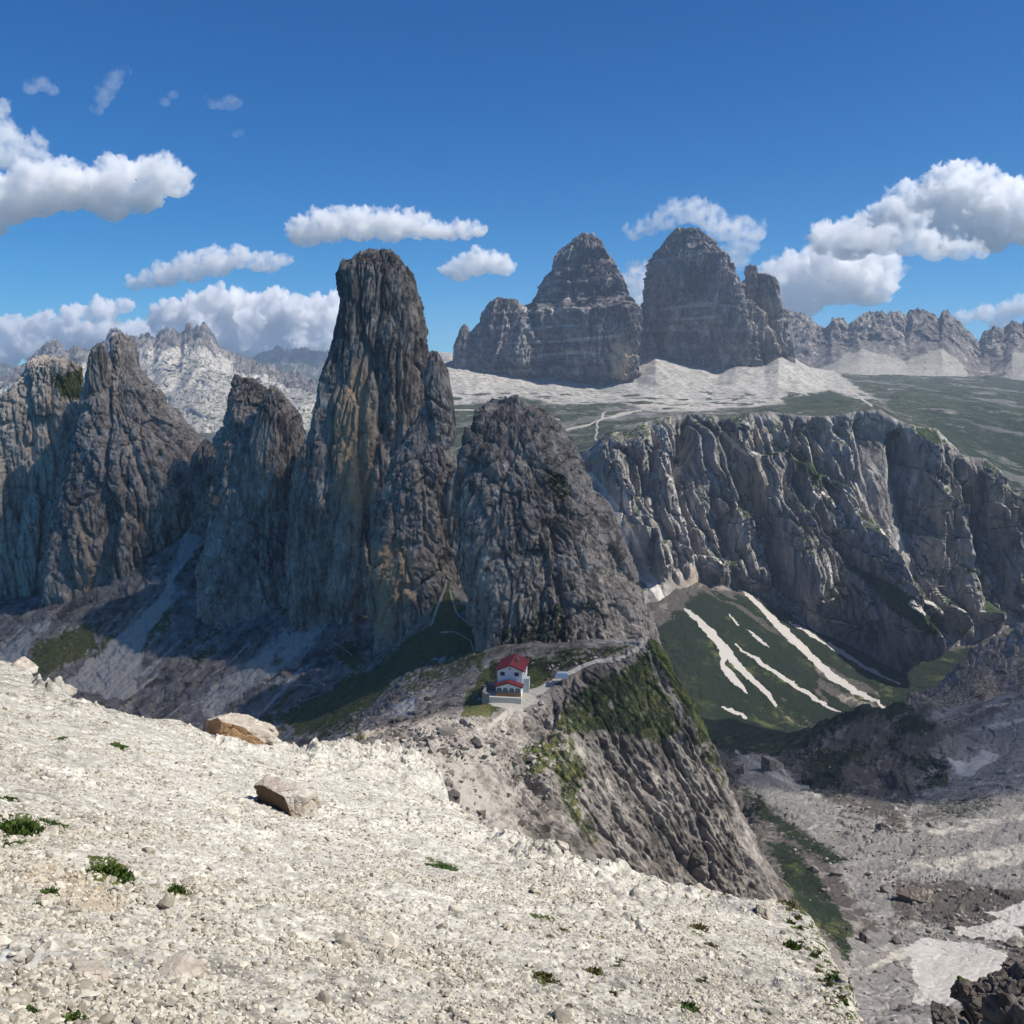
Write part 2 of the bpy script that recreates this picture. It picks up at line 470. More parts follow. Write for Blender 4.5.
def at_spire(V, N, A):
    u, v = proj(V)
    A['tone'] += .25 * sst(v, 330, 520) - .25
    for pl, k in (([(330, 395), (362, 350), (380, 430), (378, 500), (350, 520), (330, 490)], .75),
                  ([(366, 545), (400, 535), (425, 560), (405, 640), (372, 650)], .75),
                  ([(395, 330), (425, 340), (430, 420), (400, 440), (385, 390)], .4),
                  ([(318, 540), (345, 520), (340, 600), (315, 610)], .35)):
        zone(A, 'warm', u, v, pl, 14, k)
def at_left(V, N, A):
    u, v = proj(V)
    for pl, k in (([(70, 520), (95, 500), (100, 600), (80, 600)], .6), ([(108, 350), (125, 360), (110, 430), (100, 420)], .35),
                  ([(232, 385), (260, 390), (250, 430), (228, 425)], .5), ([(225, 440), (300, 430), (305, 560), (250, 560)], .3)):
        zone(A, 'warm', u, v, pl, 14, k)
def at_pale(V, N, A):
    u, v = proj(V)
    A['tone'] += .5
    zone(A, 'warm', u, v, [(0, 370), (90, 350), (90, 420), (0, 420)], 10, .3)
    A['grass'] = np.maximum(A['grass'], poly_mask(u, v, [(50, 378), (84, 366), (84, 402), (60, 398)], 5) * .8)
def at_dome(V, N, A):
    u, v = proj(V)
    A['tone'] -= .1
    zone(A, 'grass', u, v, [(545, 470), (562, 470), (575, 495), (560, 505), (548, 490)], 5, .6)
    zone(A, 'grass', u, v, [(490, 632), (560, 600), (580, 640), (500, 650)], 6, .55)

# the tall spire with its buttress
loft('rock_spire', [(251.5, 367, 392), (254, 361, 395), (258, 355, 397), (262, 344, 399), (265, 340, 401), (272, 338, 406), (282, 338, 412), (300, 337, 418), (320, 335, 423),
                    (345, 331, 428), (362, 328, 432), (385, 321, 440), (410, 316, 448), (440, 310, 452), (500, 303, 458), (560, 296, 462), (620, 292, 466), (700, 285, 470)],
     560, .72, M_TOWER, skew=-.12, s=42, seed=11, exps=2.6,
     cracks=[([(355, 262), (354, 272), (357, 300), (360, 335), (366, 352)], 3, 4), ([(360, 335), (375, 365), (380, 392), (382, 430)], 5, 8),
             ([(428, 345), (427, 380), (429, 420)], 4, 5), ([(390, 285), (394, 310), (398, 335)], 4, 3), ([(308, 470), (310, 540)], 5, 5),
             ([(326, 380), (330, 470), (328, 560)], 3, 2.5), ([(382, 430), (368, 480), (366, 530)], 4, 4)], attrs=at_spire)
loft('rock_buttress', [(352, 431, 437), (358, 429, 440), (372, 427, 446), (400, 423, 450), (440, 400, 453), (480, 385, 457), (530, 373, 460), (580, 369, 462), (640, 370, 462), (690, 365, 465)],
     520, .62, M_TOWER, skew=-.12, s=34, seed=23, exps=2.2, lean=-.10,
     cracks=[([(440, 500), (448, 540), (447, 570)], 5, 5), ([(425, 470), (430, 540)], 3, 2), ([(400, 450), (408, 520)], 3, 2.5)], attrs=at_spire)
# the pointed towers on the left
loft('rock_tower', [(376, 234, 240), (379, 232, 252), (384, 231, 260), (394, 229, 275), (400, 227, 284), (410, 225, 293), (420, 222, 302), (434, 218, 307),
                    (445, 215, 309), (480, 212, 312), (540, 204, 318), (600, 196, 322), (640, 200, 310), (670, 205, 290), (720, 205, 270)],
     645, .75, M_TOWER, skew=-.12, s=40, seed=37, exps=2.2, lean=-.22, attrs=at_left,
     cracks=[([(268, 384), (270, 396), (272, 420)], 4, 6), ([(218, 450), (215, 500)], 5, 5), ([(255, 440), (262, 520), (250, 600)], 4, 4), ([(228, 500), (226, 600)], 3, 4)])
loft('rock_pinnacle', [(384, 269, 272), (390, 267, 278), (400, 263, 287), (415, 258, 298), (440, 250, 305), (500, 240, 309), (560, 235, 312)],
     612, .8, M_TOWER, skew=-.12, s=22, seed=41, exps=2, attrs=at_left)
loft('rock_tower', [(335.5, 113, 125), (338, 110, 129), (343, 107, 134), (350, 106, 137), (362, 100, 140), (375, 92, 149), (390, 86, 163), (405, 81, 172), (420, 78, 181),
                    (435, 74, 193), (447, 72, 204), (470, 66, 212), (500, 60, 212), (540, 50, 196), (570, 45, 178), (600, 42, 152), (640, 40, 120), (700, 30, 100)],
     700, .7, M_TOWER, skew=-.12, s=46, seed=53, exps=2.2, lean=-.2, attrs=at_left,
     cracks=[([(106, 345), (108, 380), (106, 430), (103, 480), (106, 520), (100, 560)], 5, 9), ([(140, 400), (160, 430), (172, 450)], 4, 4), ([(130, 440), (150, 500)], 4, 4), ([(60, 520), (70, 580)], 5, 6)])
loft('rock_pinnacle', [(342.5, 97, 103), (346, 93, 106), (352, 90, 108), (365, 87, 110), (385, 83, 112), (420, 78, 116), (480, 65, 120)],
     676, .8, M_TOWER, skew=-.12, s=22, seed=59, exps=2.1, attrs=at_left)
loft('rock_tower', [(357, 30, 52), (360, 24, 70), (366, 20, 82), (376, 16, 84), (392, 4, 86), (402, -8, 88), (430, -30, 92), (500, -60, 92), (560, -75, 88), (640, -90, 70), (700, -100, 60)],
     720, .6, M_TOWER, skew=-.12, s=46, seed=67, exps=2.5, attrs=at_pale, cracks=[([(20, 372), (28, 384), (24, 396)], 4, 4), ([(45, 480), (40, 560)], 5, 6)])
loft('rock_tower', [(330, -170, -120), (350, -190, -90), (400, -210, -60), (500, -230, -30), (700, -260, 0)], 760, .7, M_TOWER, s=46, seed=71, exps=2.3)
# rock saddles that join the towers
loft('rock_ridge', [(440, 203, 208), (450, 196, 217), (475, 188, 226), (510, 184, 232), (545, 180, 240), (600, 176, 250)], 668, .7, M_TOWER, s=26, seed=91, lean=-.1)
loft('rock_ridge', [(438, 304, 312), (450, 300, 318), (480, 294, 324), (530, 290, 335), (580, 286, 345), (640, 270, 350)], 600, .7, M_TOWER, s=26, seed=93, lean=-.12)
loft('rock_ridge', [(468, 454, 464), (485, 448, 470), (520, 444, 476), (560, 438, 482), (620, 430, 490)], 500, .6, M_TOWER, s=22, seed=95)
# the dome shaped tower above the hut
loft('rock_tower', [(402.5, 492, 522), (405, 484, 530), (409, 478, 538), (416, 472, 549), (424, 467, 558), (434, 463, 565), (446, 460, 571), (465, 458, 583), (485, 456, 594), (510, 456, 607),
                    (540, 458, 618), (570, 462, 630), (600, 470, 643), (630, 478, 654), (660, 480, 664), (720, 480, 680)],
     455, .62, M_TOWER, skew=-.12, s=34, seed=83, exps=2.15, lean=-.12, attrs=at_dome,
     cracks=[([(560, 470), (555, 530), (557, 600)], 5, 2.5), ([(500, 480), (505, 560)], 3, 2), ([(590, 540), (610, 600)], 4, 2.5), ([(530, 440), (535, 500)], 3, 2)])

# ================================================================== GROUND OF THE BASIN, SADDLE AND VALLEY
CTRL = [(0, 640, 600), (-100, 640, 620), (-200, 640, 640), (40, 620, 600), (60, 690, 540), (100, 660, 570), (188, 530, 640), (160, 590, 605), (200, 700, 500), (230, 655, 545),
        (300, 650, 515), (300, 745, 420), (250, 740, 450), (150, 720, 500), (0, 720, 500), (-150, 720, 540), (335, 738, 395), (355, 580, 555), (330, 620, 530), (370, 650, 505), (447, 573, 490), (400, 640, 480),
        (440, 620, 470), (480, 640, 425), (480, 600, 450), (440, 680, 405), (395, 720, 360), (420, 700, 375),
        (500, 645, 408), (540, 640, 402), (600, 640, 378), (650, 640, 362),
        (510, 698, 340), (488, 698, 341), (532, 692, 342), (510, 680, 355), (470, 705, 350), (560, 677, 347), (600, 663, 352), (640, 642, 360), (655, 636, 362),
        (600, 690, 344), (560, 715, 333), (640, 700, 347), (650, 760, 338), (600, 780, 322), (700, 850, 328), (640, 865, 314), (560, 800, 310), (540, 850, 285), (480, 810, 268),
        (430, 760, 272), (500, 740, 312), (460, 735, 305), (430, 728, 312), (420, 790, 245), (620, 900, 300), (700, 900, 318),
        (665, 648, 361), (680, 678, 357), (693, 703, 353), (705, 728, 350), (715, 758, 347), (725, 788, 344), (738, 815, 341), (750, 840, 338), (760, 862, 334), (770, 885, 330),
        (780, 770, 620), (800, 860, 440), (830, 905, 400), (765, 800, 560), (745, 745, 800), (732, 718, 950), (800, 740, 800), (850, 880, 425), (900, 900, 400), (950, 960, 330),
        (870, 980, 300), (860, 1020, 260), (1000, 930, 360), (1024, 1000, 280), (1100, 1000, 280), (900, 830, 500), (950, 812, 540), (1024, 800, 560), (1100, 780, 570), (1200, 760, 570), (960, 850, 470),
        (850, 802, 650), (800, 800, 640), (900, 802, 640), (785, 768, 735), (860, 711, 762), (810, 735, 790), (905, 714, 750), (940, 757, 700), (830, 762, 718), (880, 750, 722), (1000, 730, 720), (1024, 692, 800), (1100, 680, 820), (1200, 660, 850),
        (965, 705, 830), (720, 722, 1080), (800, 727, 1100), (880, 709, 1150), (920, 690, 1200), (700, 650, 1200), (680, 590, 1330), (700, 578, 1380), (760, 590, 1400), (800, 620, 1380), (850, 642, 1350),
        (900, 668, 1300), (960, 640, 1390), (1024, 618, 1410), (1100, 598, 1430), (1200, 590, 1430)]
cp = P(*np.array(CTRL, float).T)
EXTRA = [(-300, 860, -200), (-500, 800, -160), (0, 850, -260), (120, 700, -275), (200, 1000, -352), (80, 450, -222), (95, 400, -212), (112, 390, -204), (96, 340, -196), (110, 330, -192), (100, 300, -185),
         (70, 260, -168), (60, 230, -160), (100, 240, -160), (140, 240, -160), (20, 230, -130), (-20, 250, -112), (-100, 300, -140), (-150, 260, -145), (-250, 350, -175), (-350, 300, -180), (0, 190, -128), (60, 150, -140), (-100, 170, -130),
         (340, 1000, -385), (420, 950, -372), (120, 560, -262), (150, 850, -325), (68, 400, -190), (60, 420, -196), (300, 120, -150), (-300, 120, -160), (0, 80, -110), (500, 300, -150), (600, 600, -190), (700, 900, -230), (400, 250, -150),
         (-900, 1400, -250), (0, 1500, -330), (900, 1500, -250), (-600, 1200, -250)]
cp = np.concatenate([cp, np.array(EXTRA, float)])
def rbf_fit(p):
    x = p[:, :2] / 100.; z = p[:, 2]
    A = np.linalg.norm(x[:, None] - x[None], axis=-1)
    n = len(p); Q = np.c_[np.ones(n), x]
    M = np.block([[A - np.eye(n) * .02, Q], [Q.T, np.zeros((3, 3))]])
    w = np.linalg.solve(M, np.r_[z, 0, 0, 0])
    return x, w
RX, RW = rbf_fit(cp)
def ground_z(X, Y):
    q = np.stack([X, Y], -1).reshape(-1, 2) / 100.
    def f(i):
        c = q[i:i + 20000]
        d = np.sqrt(((c[:, None, :] - RX[None]) ** 2).sum(-1))
        return d @ RW[:-3] + RW[-3] + c @ RW[-2:]
    return np.concatenate(list(POOL.map(f, range(0, len(q), 20000)))).reshape(X.shape)

ug = np.arange(-160, 1190, 1.0 / RES)
yg = np.concatenate([np.arange(70, 230, 2 / RES), np.arange(230, 285, .5 / RES), np.arange(285, 366, .2 / RES), np.arange(366, 375, .5 / RES), np.arange(375, 700, .9 / RES), np.arange(700, 1480, 1.8 / RES)])
tx = (ug - 512) / (F * CP + 0) * .93
X = tx[None, :] * yg[:, None] * 1.0; Y = np.repeat(yg[:, None], len(ug), 1)
Z = ground_z(X, Y)
V = np.stack([X, Y, Z], -1)
N = normals(V); N = np.where(N[..., 2:3] < 0, -N, N)
u, v = proj(V)
steep = sst(N[..., 2], .86, .62)
# what covers the ground, zone by zone
wob = fbm(V / 14, 4, seed=301) * 9; wob2 = fbm(V / 14, 4, seed=302) * 9
uu, vv = u + wob, v + wob2
A = {k: np.zeros(V.shape[:2], f32) for k in ATTRS}
def zn(key, poly, soft=8, k=1.0):
    A[key] = np.maximum(A[key], poly_mask(uu, vv, poly, soft) * k)
crag = poly_mask(uu, vv, [(560, 690), (650, 640), (672, 640), (780, 900), (640, 900), (540, 860), (480, 830), (520, 760)], 14)     # the promontory's cliff
crag2 = poly_mask(uu, vv, [(380, 745), (440, 715), (500, 720), (560, 710), (560, 760), (520, 850), (440, 820), (400, 780)], 12)   # pale slabs below the hut
hump = poly_mask(uu, vv, [(770, 770), (800, 735), (860, 705), (930, 705), (960, 740), (950, 790), (860, 800), (800, 795)], 12)
bould = poly_mask(uu, vv, [(820, 800), (900, 800), (960, 850), (1024, 880), (1024, 960), (960, 930), (900, 930), (850, 880)], 25)
zn('scree', [(190, 515), (205, 530), (150, 640), (130, 700), (60, 690), (110, 640), (165, 590)], 6)
zn('scree', [(355, 575), (352, 610), (300, 660), (250, 690), (210, 720), (190, 700), (260, 650), (310, 605)], 7, .8)
zn('scree', [(-20, 660), (50, 615), (50, 630), (10, 670)], 5, .9)
bs_ = A['scree'].copy()
zn('scree', [(730, 740), (830, 800), (900, 830), (890, 940), (800, 830), (745, 790)], 14, .9)
zn('scree', [(880, 840), (1024, 800), (1100, 800), (1100, 900), (900, 880)], 10)
zn('scree', [(940, 740), (1100, 660), (1100, 800), (900, 820)], 14, .75)
zn('scree', [(840, 940), (930, 920), (1000, 940), (980, 1024), (850, 1024)], 14, .9)
zn('grass', [(447, 572), (460, 600), (480, 640), (490, 680), (470, 660), (440, 660), (400, 680), (350, 720), (300, 735), (275, 715), (330, 690), (380, 660), (425, 630)], 7, .95)
zn('grass', [(350, 640), (370, 660), (355, 680), (330, 650)], 6, .8)
zn('grass', [(90, 620), (100, 650), (40, 680), (30, 650)], 7, .8); zn('grass', [(170, 600), (175, 620), (150, 650), (130, 680), (140, 640)], 6, .7)
zn('grass', [(240, 660), (300, 640), (310, 625), (300, 660), (220, 700)], 6, .6)
zn('grass', [(468, 690), (492, 660), (540, 655), (560, 660), (545, 685), (530, 692), (490, 715), (460, 715)], 5, .9)
zn('grass', [(590, 680), (640, 655), (655, 650), (665, 690), (690, 725), (660, 745), (610, 735), (570, 735), (560, 715)], 9, .72)
zn('grass', [(560, 715), (580, 740), (585, 800), (600, 850), (575, 830), (555, 790), (545, 750)], 10, .62)
zn('grass', [(690, 700), (712, 740), (730, 790), (715, 790), (695, 740)], 7, .45)
zn('grass', [(520, 745), (560, 735), (550, 770), (525, 775)], 7, .7)
zn('grass', [(735, 780), (800, 830), (850, 860), (830, 870), (760, 820)], 7, .75)
zn('grass', [(765, 840), (800, 850), (850, 930), (850, 960), (800, 910)], 8, .95)
zn('grass', [(700, 590), (760, 600), (860, 640), (910, 690), (880, 715), (800, 740), (700, 740), (650, 640)], 8, 1.2)
zn('grass', [(690, 725), (850, 728), (800, 760), (720, 755)], 8, .8)
zn('grass', [(840, 620), (900, 655), (960, 650), (1000, 640), (940, 700), (890, 720), (860, 690)], 6, 1.2)
zn('grass', [(380, 690), (470, 680), (480, 640), (440, 650), (330, 700), (300, 740), (360, 740)], 8, .55); zn('grass', [(540, 650), (640, 640), (600, 662), (560, 672)], 5, .62)
A['grass'] = np.maximum(A['grass'], hump * (.25 + .75 * sst(fbm(V / 35., 4, seed=443), -.12, .22)) * .72)
zn('grass', [(920, 800), (990, 790), (1000, 810), (930, 825)], 6, .5)
# drifts of old snow
jit = fbm(V / 16, 4, seed=303, gain=.65); jit2 = fbm(V / 16, 4, seed=304, gain=.65)
snow_lines = [[(684, 608, 3), (700, 622, 4), (718, 640, 5), (728, 655, 6), (745, 672, 3.5), (757, 684, 3), (766, 692, 4), (776, 705, 3)], [(722, 650, 4), (724, 668, 4), (735, 680, 4), (747, 693, 2.5)],
              [(735, 585, 1.5), (752, 598, 2.5), (768, 614, 4), (785, 632, 4.5), (805, 650, 4.5), (830, 675, 4.5), (860, 694, 4), (888, 708, 2)],
              [(735, 645, 1.5), (760, 662, 2.2), (795, 685, 2.4), (820, 702, 2.4), (848, 718, 1.2)], [(788, 621, 2), (810, 633, 2.6), (840, 652, 2.4), (870, 670, 2), (900, 684, 1.3)],
              [(746, 628, 1), (760, 640, 1.6), (770, 648, .8)], [(730, 614, 2), (738, 626, 2)], [(723, 707, 2), (736, 712, 2.6), (746, 718, 2)]]
for L in snow_lines:
    A['snow'] = np.maximum(A['snow'], line_mask(u + wob * .18 + 3.4 * jit, v + wob2 * .18 + 3.4 * jit2, [(x, y, w * (.82 if 0 < k < len(L) - 1 else .4)) for k, (x, y, w) in enumerate(L)], .9))
zs = lambda poly, k=1.0: A.__setitem__('snow', np.maximum(A['snow'], poly_mask(u + wob * 1.1, v + wob2 * .9, poly, 2) * k))
zs([(946, 765), (965, 763), (980, 755), (1000, 752), (996, 760), (982, 765), (978, 775), (955, 778), (955, 770)])
zs([(395, 712), (410, 698), (418, 698), (412, 712), (398, 720)], .8)
zs([(905, 945), (930, 935), (965, 942), (1010, 958), (985, 985), (940, 1015), (915, 1000), (912, 965)], .64)
zs([(950, 928), (1000, 920), (1030, 936), (1010, 946), (975, 940)], .66)
zs([(985, 912), (1040, 898), (1045, 925), (1010, 928)], .66)
# streaks of fine pale scree running down the far bowl
st = fbm(np.stack([v * .09 + u * .045, u * .006, v * 0], -1), 4, seed=77)
A['scree'] = np.maximum(A['scree'], poly_mask(uu, vv, [(930, 700), (1190, 640), (1190, 830), (900, 830)], 14) * (.5 + 1.2 * st))
# trodden paths
for L in ([(505, 702, 4), (520, 697, 4.5), (540, 690, 3.5), (560, 678, 2.5), (580, 667, 2.2), (600, 660, 2), (620, 657, 1.8), (636, 648, 1.8), (646, 640, 1.6)],
          [(515, 700, 5), (508, 714, 4), (503, 726, 2.5), (506, 736, 1.6)], [(508, 712, 2.5), (490, 724, 2), (470, 732, 2)], [(235, 683, .8), (280, 684, .8), (325, 686, .8)],
          [(330, 640, .7), (352, 655, .7)], [(450, 590, 1), (456, 612, 1), (470, 625, 1), (480, 630, 1)], [(440, 632, 1), (455, 632, .8), (470, 640, .8), (475, 655, .8)], [(430, 625, 1), (445, 590, 1.5), (447, 576, 1.2)]):
    A['path'] = np.maximum(A['path'], line_mask(u + wob * .12, v + wob2 * .12, L, .8))
A['path'] = np.maximum(A['path'], poly_mask(uu, vv, [(478, 697), (530, 692), (540, 700), (520, 712), (490, 706)], 4))
for L in ([(735, 750, 3), (775, 775, 5), (820, 797, 4)], [(930, 832, 4), (965, 826, 7), (1040, 815, 8)], [(900, 862, 6), (960, 864, 10), (1040, 852, 12)], [(960, 715, 2), (1000, 706, 3), (1060, 695, 4)], [(945, 735, 2), (985, 728, 4), (1060, 712, 5)],
          [(860, 975, 5), (900, 955, 8), (930, 945, 8)], [(885, 800, 2), (905, 815, 5), (912, 835, 4)], [(930, 795, 2), (980, 785, 3), (1060, 765, 4)]):
    A['path'] = np.maximum(A['path'], line_mask(u + wob * .8, v + wob2 * .5, L, 4) * (.62 + .5 * jit))  # pale stream beds; sheets by the right edge carry sunlight as pale colour
A['path'] *= .8
A['path'] *= 1 - poly_mask(u, v, [(0, 750), (700, 750), (700, 1100), (0, 1100)], 3)
vz = sst(V[..., 0], 85, 125) * (1 - sst(V[..., 1], 900, 1050))
flow = np.stack([V[..., 0] * .5 + V[..., 1] * .4, V[..., 1] * .5 - V[..., 0] * .6, 0 * Z], -1) + 6 * np.stack([fbm(V / 25, 3, seed=421), fbm(V / 25, 3, seed=422), 0 * Z], -1)
rib = ridged(flow / np.array([60., 14, 1]), 4, seed=423) - .4
basin = poly_mask(uu, vv, [(-170, 600), (60, 600), (180, 520), (210, 540), (250, 600), (350, 560), (380, 640), (440, 680), (400, 750), (250, 760), (-170, 760)], 14) * (1 - .8 * np.clip(A['grass'], 0, 1))
brib = ridged(np.stack([(V[..., 0] * .88 - V[..., 1] * .47) / 15., (V[..., 0] * .47 + V[..., 1] * .88) / 110., 0 * Z], -1) + .25 * np.stack([fbm(V / 20, 3, seed=435), 0 * Z, 0 * Z], -1), 3, seed=436) - .4
A['scree'] = np.maximum(A['scree'], basin * sst(brib, .05, -.3) * .95)
A['path'] = np.maximum(A['path'], .95 * bs_ * (.75 + .6 * fbm(V / 9, 3, seed=439)))  # pale chute scree, painted lighter to make up for the towers' shadow
A['path'] = np.maximum(A['path'], np.maximum(basin * sst(brib, .05, -.3) * .6, .75 * basin * np.clip(A['scree'] - .5, 0, 1) * 2 * (.6 + .8 * fbm(V / 6, 3, seed=438))))  # same lift against the shadow in the gullies between the ribs
A['grass'] = np.maximum(A['grass'], basin * sst(brib, .0, .3) * sst(fbm(V / 30, 3, seed=437), .0, .3) * .7)
lightslab = crag2 * .5
A['tone'] = fbm(V / 30, 5, seed=311) * .8 + fbm(np.stack([u * .12 + v * .1, (u - v) * .012, V[..., 1] * .004], -1), 3, seed=312) * .35 + lightslab - .15 * crag + .6 * crag * fbm(np.stack([V[..., 0] + .45 * V[..., 2], V[..., 1] * .4, V[..., 2] * .05], -1) / 2.2, 3, seed=431)
A['tone'] = A['tone'] - .12 * basin * (1 - bs_) * sst(brib, -.3, .1)
A['tone'] -= sst(V[..., 1], 880, 1020) * (1.0 - 2.6 * fbm(V / 45., 5, seed=461, gain=.62))
A['grass'] -= sst(V[..., 1], 880, 1020) * .9 * sst(fbm(np.stack([(V[..., 0] * .8 - V[..., 1] * .6) / 160., (V[..., 0] * .6 + V[..., 1] * .8) / 60., 0 * Z], -1) + .4 * np.stack([fbm(V / 60, 3, seed=463), fbm(V / 60, 3, seed=464), 0 * Z], -1), 4, seed=462), .12, .3)
A['tone'] += .9 * np.clip(A['grass'], 0, 1) * (u < 490) * (v < 740)  # grass colour lightened here to offset the shade it lies in
strk = fbm(np.stack([(V[..., 0] * .80 + V[..., 1] * .6) / 120., (V[..., 1] * .8 - V[..., 0] * .6) / 9., 0 * Z], -1) + .3 * np.stack([0 * Z, fbm(V / 40, 3, seed=441), 0 * Z], -1), 4, seed=442)
A['tone'] += vz * (-.75 + 1.1 * strk + .5 * rib + .45 * fbm(V / 5, 3, seed=429))
A['tone'] += .25 * fbm(V / 2.2, 3, seed=430) + crag * .7 * fbm(np.stack([V[..., 0] + .45 * V[..., 2], V[..., 1] * .5, V[..., 2] * .08], -1) / .9, 3, seed=448) + crag2 * .7 * fbm(V / 1.6, 4, seed=449)
A['warm'] = crag * .14 + .04 * poly_mask(uu, vv, [(900, 850), (1024, 820), (1024, 1000), (860, 1000)], 20)
A['scree'] *= 1 - np.maximum(crag, crag2 * .6)
A['path'] = A['path'] * 1.0
hutpad = np.exp(-((V[..., 0] + 0) ** 2 + (V[..., 1] - 345) ** 2) / 220.)
rough = np.maximum.reduce([crag, crag2 * .8, bould * .3, .22 + 0 * crag]) * (1 - .95 * hutpad)
rough *= 1 - .8 * np.clip(A['snow'], 0, 1) ; rough *= 1 - .5 * np.clip(A['grass'] - .3, 0, .7)
far = sst(V[..., 1], 400, 900)
cr = np.maximum(crag, .75 * crag2)
d = rock(V * np.array([1, 1, 1.]), 26, 401) * .9 * np.minimum(rough, 1 - .8 * cr) * (1 + far)
slant = np.stack([V[..., 0] + .45 * V[..., 2] + 1.5 * fbm(V / 9, 3, seed=410), V[..., 1] * .45, V[..., 2] * .30], -1)
d += .8 * fbm(V / 9, 4, seed=402) * (.3 + far) + bould * (.9 * np.maximum(0, facet(V / 5.0, 403)) + .7 * np.maximum(0, facet(V / 2.2, 404)))
# the slanting runnels of the promontory's face
big = facet(slant * np.array([1, 1, .5]) / 9., 411)
d += crag * 2.2 * fbm(V / 16, 3, seed=418) + crag2 * (1.3 * block(V / 6., 445) + .7 * block(V / 2.4, 446) + .35 * block(V / 1.0, 447))
Vs = V.copy(); Vs[..., 0] = V[..., 0] + .45 * V[..., 2]; Vs[..., 1] = V[..., 1] * .7
d += crag * (1.15 * rock(Vs, 26, 401) + .5 * rock(Vs + 50, 9, 402)) * (1 - .75 * np.clip(A['grass'] * 1.3, 0, 1)) * (1 - hutpad)
# rock ribs and chutes of the basin under the towers
d += basin * (2.6 * brib + 1.2 * facet(V / 9., 433) * sst(brib, -.1, .2) + .4 * facet(V / 3., 434))
# gullies, banks and rock ribs of the valley side
d += vz * (1 - hump) * (1.2 * rib + 1.3 * fbm(V / 24, 3, seed=424) + .28 * bould * np.maximum(0, facet(V / 3.2, 425)))
hr = hump * np.clip(1 - np.abs(hump - .5), .5, 1)
d += hump * (5.0 * np.maximum(0, facet(V / 30., 426)) + 1.3 * facet(V / 9., 427) + 9 * (ridged(flow / np.array([70., 30, 1]), 3, seed=428) - .35))
V2 = V + N * d[..., None]
valley = structure(mesh_from('valley_ground', V2, grid_faces(*V.shape[:2]), M_VALLEY, A), 'scree, grass and rock of the basin and valley round the hut')

# blocks fallen on the valley side and below the hut
def rubble(n, w, seed, smin, smax):
    rng = np.random.RandomState(seed); p = (w / w.sum()).ravel(); idx = rng.choice(p.size, n, p=p)
    pos = V2.reshape(-1, 3)[idx]; sh, Fc = rock_shapes(20, 1, seed, .75)
    sz = smin * (1 - rng.uniform(0, 1, n) * (1 - (smax / smin) ** -2.4)) ** (-1 / 2.4)
    Vr = np.concatenate([(sh[rng.randint(20)] * sz[i]) @ rot_m(rng, .4).T + pos[i] + [0, 0, .15 * sz[i]] for i in range(n)])
    Fr = np.concatenate([Fc + i * len(sh[0]) for i in range(n)])
    T = np.repeat(rng.normal(size=n) * .6, len(sh[0])); Zz = np.zeros(len(Vr), f32)
    return Vr, Fr, {**{k: Zz for k in ATTRS}, 'tone': T}
inview = (u > -40) & (u < 1070) & (v > 560) & (v < 1100) & (A['snow'] < .3) & (A['path'] < .3)
wr = inview * (.12 * vz * (v > 760) + .9 * bould * vz + .5 * crag2 + .15 * basin + .12 * (1 - crag) * (V[..., 1] < 420) * (V[..., 0] < 60)) * sst(fbm(V / 20, 3, seed=451), -.3, .3)
Vr, Fr, Ar = rubble(5200, wr, 452, .45, 3.2)
rb_ = mesh_from('rubble', Vr, Fr, M_VALLEY, Ar, smooth=False); rb_['kind'] = 'stuff'; rb_['label'] = 'fallen grey blocks strewn over the valley sides'

# ================================================================== CLIFF BAND BELOW THE PLATEAU
BASE = [(540, 600, 1330), (600, 590, 1310), (660, 592, 1310), (700, 580, 1370), (760, 592, 1395), (800, 622, 1370), (850, 645, 1340), (900, 672, 1290), (930, 660, 1330), (960, 645, 1370), (1024, 620, 1400), (1180, 600, 1420)]
TOP = [(540, 470, 1560), (575, 458, 1539), (592, 447, 1521), (600, 437), (608, 432, 1514), (625, 432, 1511), (640, 424), (660, 417), (690, 413), (715, 416), (725, 420, 1504), (745, 413), (770, 411), (800, 415), (830, 416), (850, 412), (862, 410, 1490), (880, 409, 1486),
       (895, 418), (915, 426), (935, 428, 1483), (945, 438), (955, 450), (965, 456), (985, 458), (1000, 470), (1010, 490), (1024, 492, 1469), (1050, 505), (1180, 540, 1448)]
def fill(row):
    ys = [(r[0], r[2]) for r in row if len(r) > 2]; xs = [y[0] for y in ys]; zs_ = [y[1] for y in ys]
    return [(r[0], r[1], float(np.interp(r[0], xs, zs_))) for r in row]
BASE, TOP = fill(BASE), fill(TOP)
us_ = np.arange(540, 1181, 10.)
bv, bY = interp_row(BASE, us_); tv, tY = interp_row(TOP, us_)
LOW = [(x, y + 45, Y - 25) for x, y, Y in zip(us_, bv, bY)]
MID1 = [(x, b + (t - b) * .38, B + (T - B) * .30) for x, b, t, B, T in zip(us_, bv, tv, bY, tY)]
MID2 = [(x, b + (t - b) * .72, B + (T - B) * .66) for x, b, t, B, T in zip(us_, bv, tv, bY, tY)]
BACK = [(x, t + 6, T + 200) for x, t, T in zip(us_, tv, tY)]
